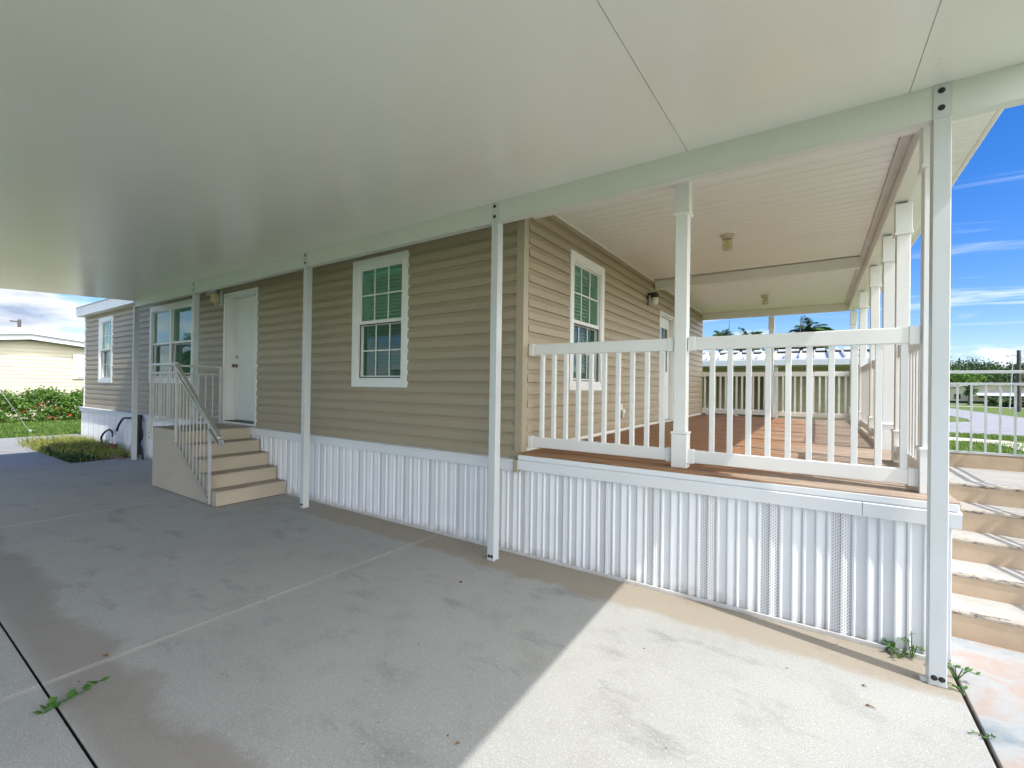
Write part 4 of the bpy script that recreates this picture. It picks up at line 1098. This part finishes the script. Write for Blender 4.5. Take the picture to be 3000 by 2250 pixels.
# house across the street
t = thing('far_house', 'low beige house with a white awning across the street', 'house', (25, 100, 0))
yf = 94
m = MB(); m.prism([(10, yf, -.1), (38, yf, -.1), (38, yf, 1.6), (25.5, yf, 2.85), (17, yf, 2.1), (10, yf, 1.5)], (0, 10, 0)); m.build('wall', 'far_wall', t)
m = MB()
m.prism([(9, yf - .9, 1.55), (25.5, yf - .9, 2.90), (25.5, yf - .9, 3.08), (9, yf - .9, 1.75)], (0, 11, 0)); m.prism([(25.5, yf - .9, 2.90), (40, yf - .9, 1.75), (40, yf - .9, 1.92), (25.5, yf - .9, 3.08)], (0, 11, 0)); m.build('roof', 'far_roof', t)
m = MB(); m.prism([(22.2, yf - .02, 1.85), (29, yf - .02, 1.85), (29, yf - 1.6, 1.18), (22.2, yf - 1.6, 1.18)], (0, 0, .06)); m.build('awning', 'white_roof', t)
m = MB(); m.prism([(16.2, yf - .02, 1.75), (18.8, yf - .02, 1.75), (18.8, yf - 1.2, 1.3), (16.2, yf - 1.2, 1.3)], (0, 0, .05)); m.build('awning', 'white_roof', t)
for (a, b, c, d) in ((23.3, 28.6, .85, 1.2), (18.9, 19.5, .55, 1.45), (17.0, 18.2, .6, 1.15), (20.6, 21.3, .6, 1.4)):
    m = MB(); m.box(a, b, yf - .06, yf - .005, c, d); m.build('window', 'screen_dark', t)
m = MB(); m.box(10, 40, yf - .3, yf - .05, -.1, .32); m.build('foundation_hedge', 'tree_leaf', t)
# pale house out of frame, mirrored in the window panes
t = thing('mirrored_house', 'white neighbour house seen only as a reflection in the lower window panes', 'house', (-12, -16, 0))
m = MB(); m.box(-20, -6, -22, -15.5, -.05, 2.6); m.build('wall', 'trim', t)
m = MB(); m.prism([(-20.5, -15.1, 2.6), (-20.5, -18.7, 3.6), (-20.5, -22.4, 2.6)], (15, 0, 0)); m.build('roof', 'white_roof', t)
for x in (-18, -14, -9): 
    m = MB(); m.box(x, x + 1.2, -15.52, -15.46, 1.0, 2.1); m.build('window', 'screen_dark', t)

# ------------------------------------------------------------------ trees, palms, poles
TG = 'dark trees behind the far houses'
for i, (d, D_, h, rx, rz_, lab) in enumerate([(.150, 128, 8.3, 5, 3.2, 'far tree mostly hidden behind the white porch corner post'), (.186, 125, 8.1, 5.2, 3.3, 'tallest dark far tree just right of the porch corner post'), (.214, 122, 7.3, 4.6, 3.0, 'rounded far tree in the middle of the treeline'), (.240, 128, 7.0, 4.2, 2.8, 'lower far tree behind the white flagpole'), (.268, 124, 7.4, 5.5, 3.1, 'dark far tree at the right edge behind the street lamp'), (.305, 124, 7.2, 6, 3.1, 'far tree beyond the right edge of the treeline')]):
    tree('tree', lab, CAMP.x + d * D_, CAMP.y + math.sqrt(1 - d * d) * D_, h, rx, rz_, 'tree_leaf', 40 + i, TG, ls=.5, nc=120, nl=34)
for i, (d, D_, h, rx, lab) in enumerate([(.188, 110, 5.2, 3.2, 'bright green shrubby tree above the far roof'), (.208, 112, 4.7, 3.0, 'second bright green tree, partly behind the far gable')]):
    tree('tree', lab, CAMP.x + d * D_, CAMP.y + math.sqrt(1 - d * d) * D_, h, rx, 1.7, 'tree_leaf_bright', 60 + i, 'bright trees above the far roof', ls=.42, nc=90, nl=34)
tree('tree', 'olive green far tree above the gable of the far house', CAMP.x + .236 * 112, CAMP.y + .972 * 112, 5.2, 4.5, 1.9, 'tree_leaf', 66, None, ls=.45, nc=90, nl=34)
PG = 'palms above the ribbed roof'
palm('palm with an upright tuft at the left of the far porch opening', -3.3, 32, 5.3, 1.05, 60, 70, PG, (.1, 0), lw=.13)
palm('palm with drooping fronds left of the far porch column', -1.5, 33, 5.1, 1.3, 56, 71, PG, (.2, 0), lw=.13)
palm('small palm just right of the far porch column', 1.3, 33, 5.0, 1.2, 54, 72, PG, (.2, 0), lw=.13)
palm('broad windswept palm at the right of the far porch opening', 2.3, 31, 5.15, 1.5, 70, 73, PG, (.35, 0), lw=.13)
def spear(label, x, y, h, lx):
    m = MB(); m.tube([(x, y, -.1), (x + lx * .5, y, h * .6), (x + lx, y, h)], [.09, .06, .012], 6)  # unopened palm frond as a bare tapering shaft
    tag(m.build('palm_spear', 'pole'), label, 'pole', 'thin leaning palm spears above the ribbed roof')
spear('thin dark leaning palm spear left of the far porch column', -2.46, 30, 6.3, .17); spear('thin dark leaning palm spear beside the broad windswept palm', 1.58, 30, 6.35, .2)
palm('palm on the far lawn beside the street, in front of the far house', CAMP.x + .1985 * 88, CAMP.y + .98 * 88, 2.1, 1.1, 18, 75, None, (.3, 0), .18, .2, 16)
for i, (d, D_, lab) in enumerate([(.2245, 82, 'low spreading palm shrub on the far lawn left of the street lamp'), (.2395, 78, 'dark palm shrub at the foot of the street lamp'), (.262, 78, 'palm shrub at the right edge of the far lawn')]):
    palm(lab, CAMP.x + d * D_, CAMP.y + .972 * D_, .35, 1.25, 26, 80 + i, 'palm shrubs on the far lawn', (0, 0), .12, .16, 16, 'palm shrub')
lx, ly = CAMP.x + .2482 * 61, CAMP.y + .969 * 61
t = thing('street_lamp', 'dark wooden utility pole with a street lamp arm', 'street lamp', (lx, ly, 0))
m = MB(); m.tube([(lx, ly, -.1), (lx - .02, ly, 5.5)], [.17, .13], 10); m.build('pole', 'pole', t)
m = MB(); m.tube([(lx, ly - .1, 4.85), (lx - .25, ly - .12, 5.0), (lx - .62, ly - .14, 5.02)], [.035, .03, .03], 6); m.build('arm', 'pole', t)
m = MB(); m.lathe((lx - .72, ly - .14, 5.0), [(.06, .06), (.17, .03), (.16, -.03), (.08, -.06)], 12); m.build('lamp_head', 'gutter', t)
lx, ly = CAMP.x + .2408 * 70, CAMP.y + .9706 * 70
t = thing('flagpole', 'bare white flagpole on the far lawn', 'flagpole', (lx, ly, 0))
m = MB(); m.tube([(lx - .12, ly, -.1), (lx + .12, ly, 5.2)], [.06, .03], 8); m.build('pole', 'white', t); m = MB(); m.lathe((lx + .12, ly, 5.24), [(.02, -.05), (.06, 0), (.02, .05)], 8); m.build('finial', 'white', t)
lx, ly = CAMP.x - .9885 * 62, CAMP.y + .1513 * 62
t = thing('utility_pole', 'wooden utility pole top above the cream house roof', 'utility pole', (lx, ly, 0))
m = MB(); m.tube([(lx, ly, -.1), (lx, ly, 7.2)], [.16, .12], 10); m.build('pole', 'pole', t); m = MB(); m.box(lx - .05, lx + .05, ly - .6, ly + .1, 6.95, 7.07); m.build('cross_arm', 'pole', t)
t = thing('guy_wire', 'pale guy wire anchored in the grass in front of the hedge', 'guy wire', (-18.2, 0, 0))
m = MB(); a, b = Vector((-18.2, 0, -.02)), Vector((-18.4, -.62, 1.30)); m.tube([a, b, a + (b - a) * 5], .007, 6); m.build('wire', 'wire', t)
m = MB(); m.lathe((-18.2, 0, 0), [(.05, -.04), (.05, .03), (.03, .06)], 10); m.build('anchor', 'wire', t)
palm('windswept palm mirrored in the picture window', -25, -6.6, 3.3, 1.7, 26, 90, None, (-.3, 0), .15, .14, 20)
tree('tree', 'dark tree mirrored low in the picture window', -19.5, -7.0, 2.6, 1.9, 1.2, 'tree_leaf', 91, None, .2, 60, 30)
tree('tree', 'tall tree mirrored beside the palm in the picture window', -33, -13.5, 4.0, 4.5, 1.9, 'tree_leaf', 92, None, .35, 80, 30)
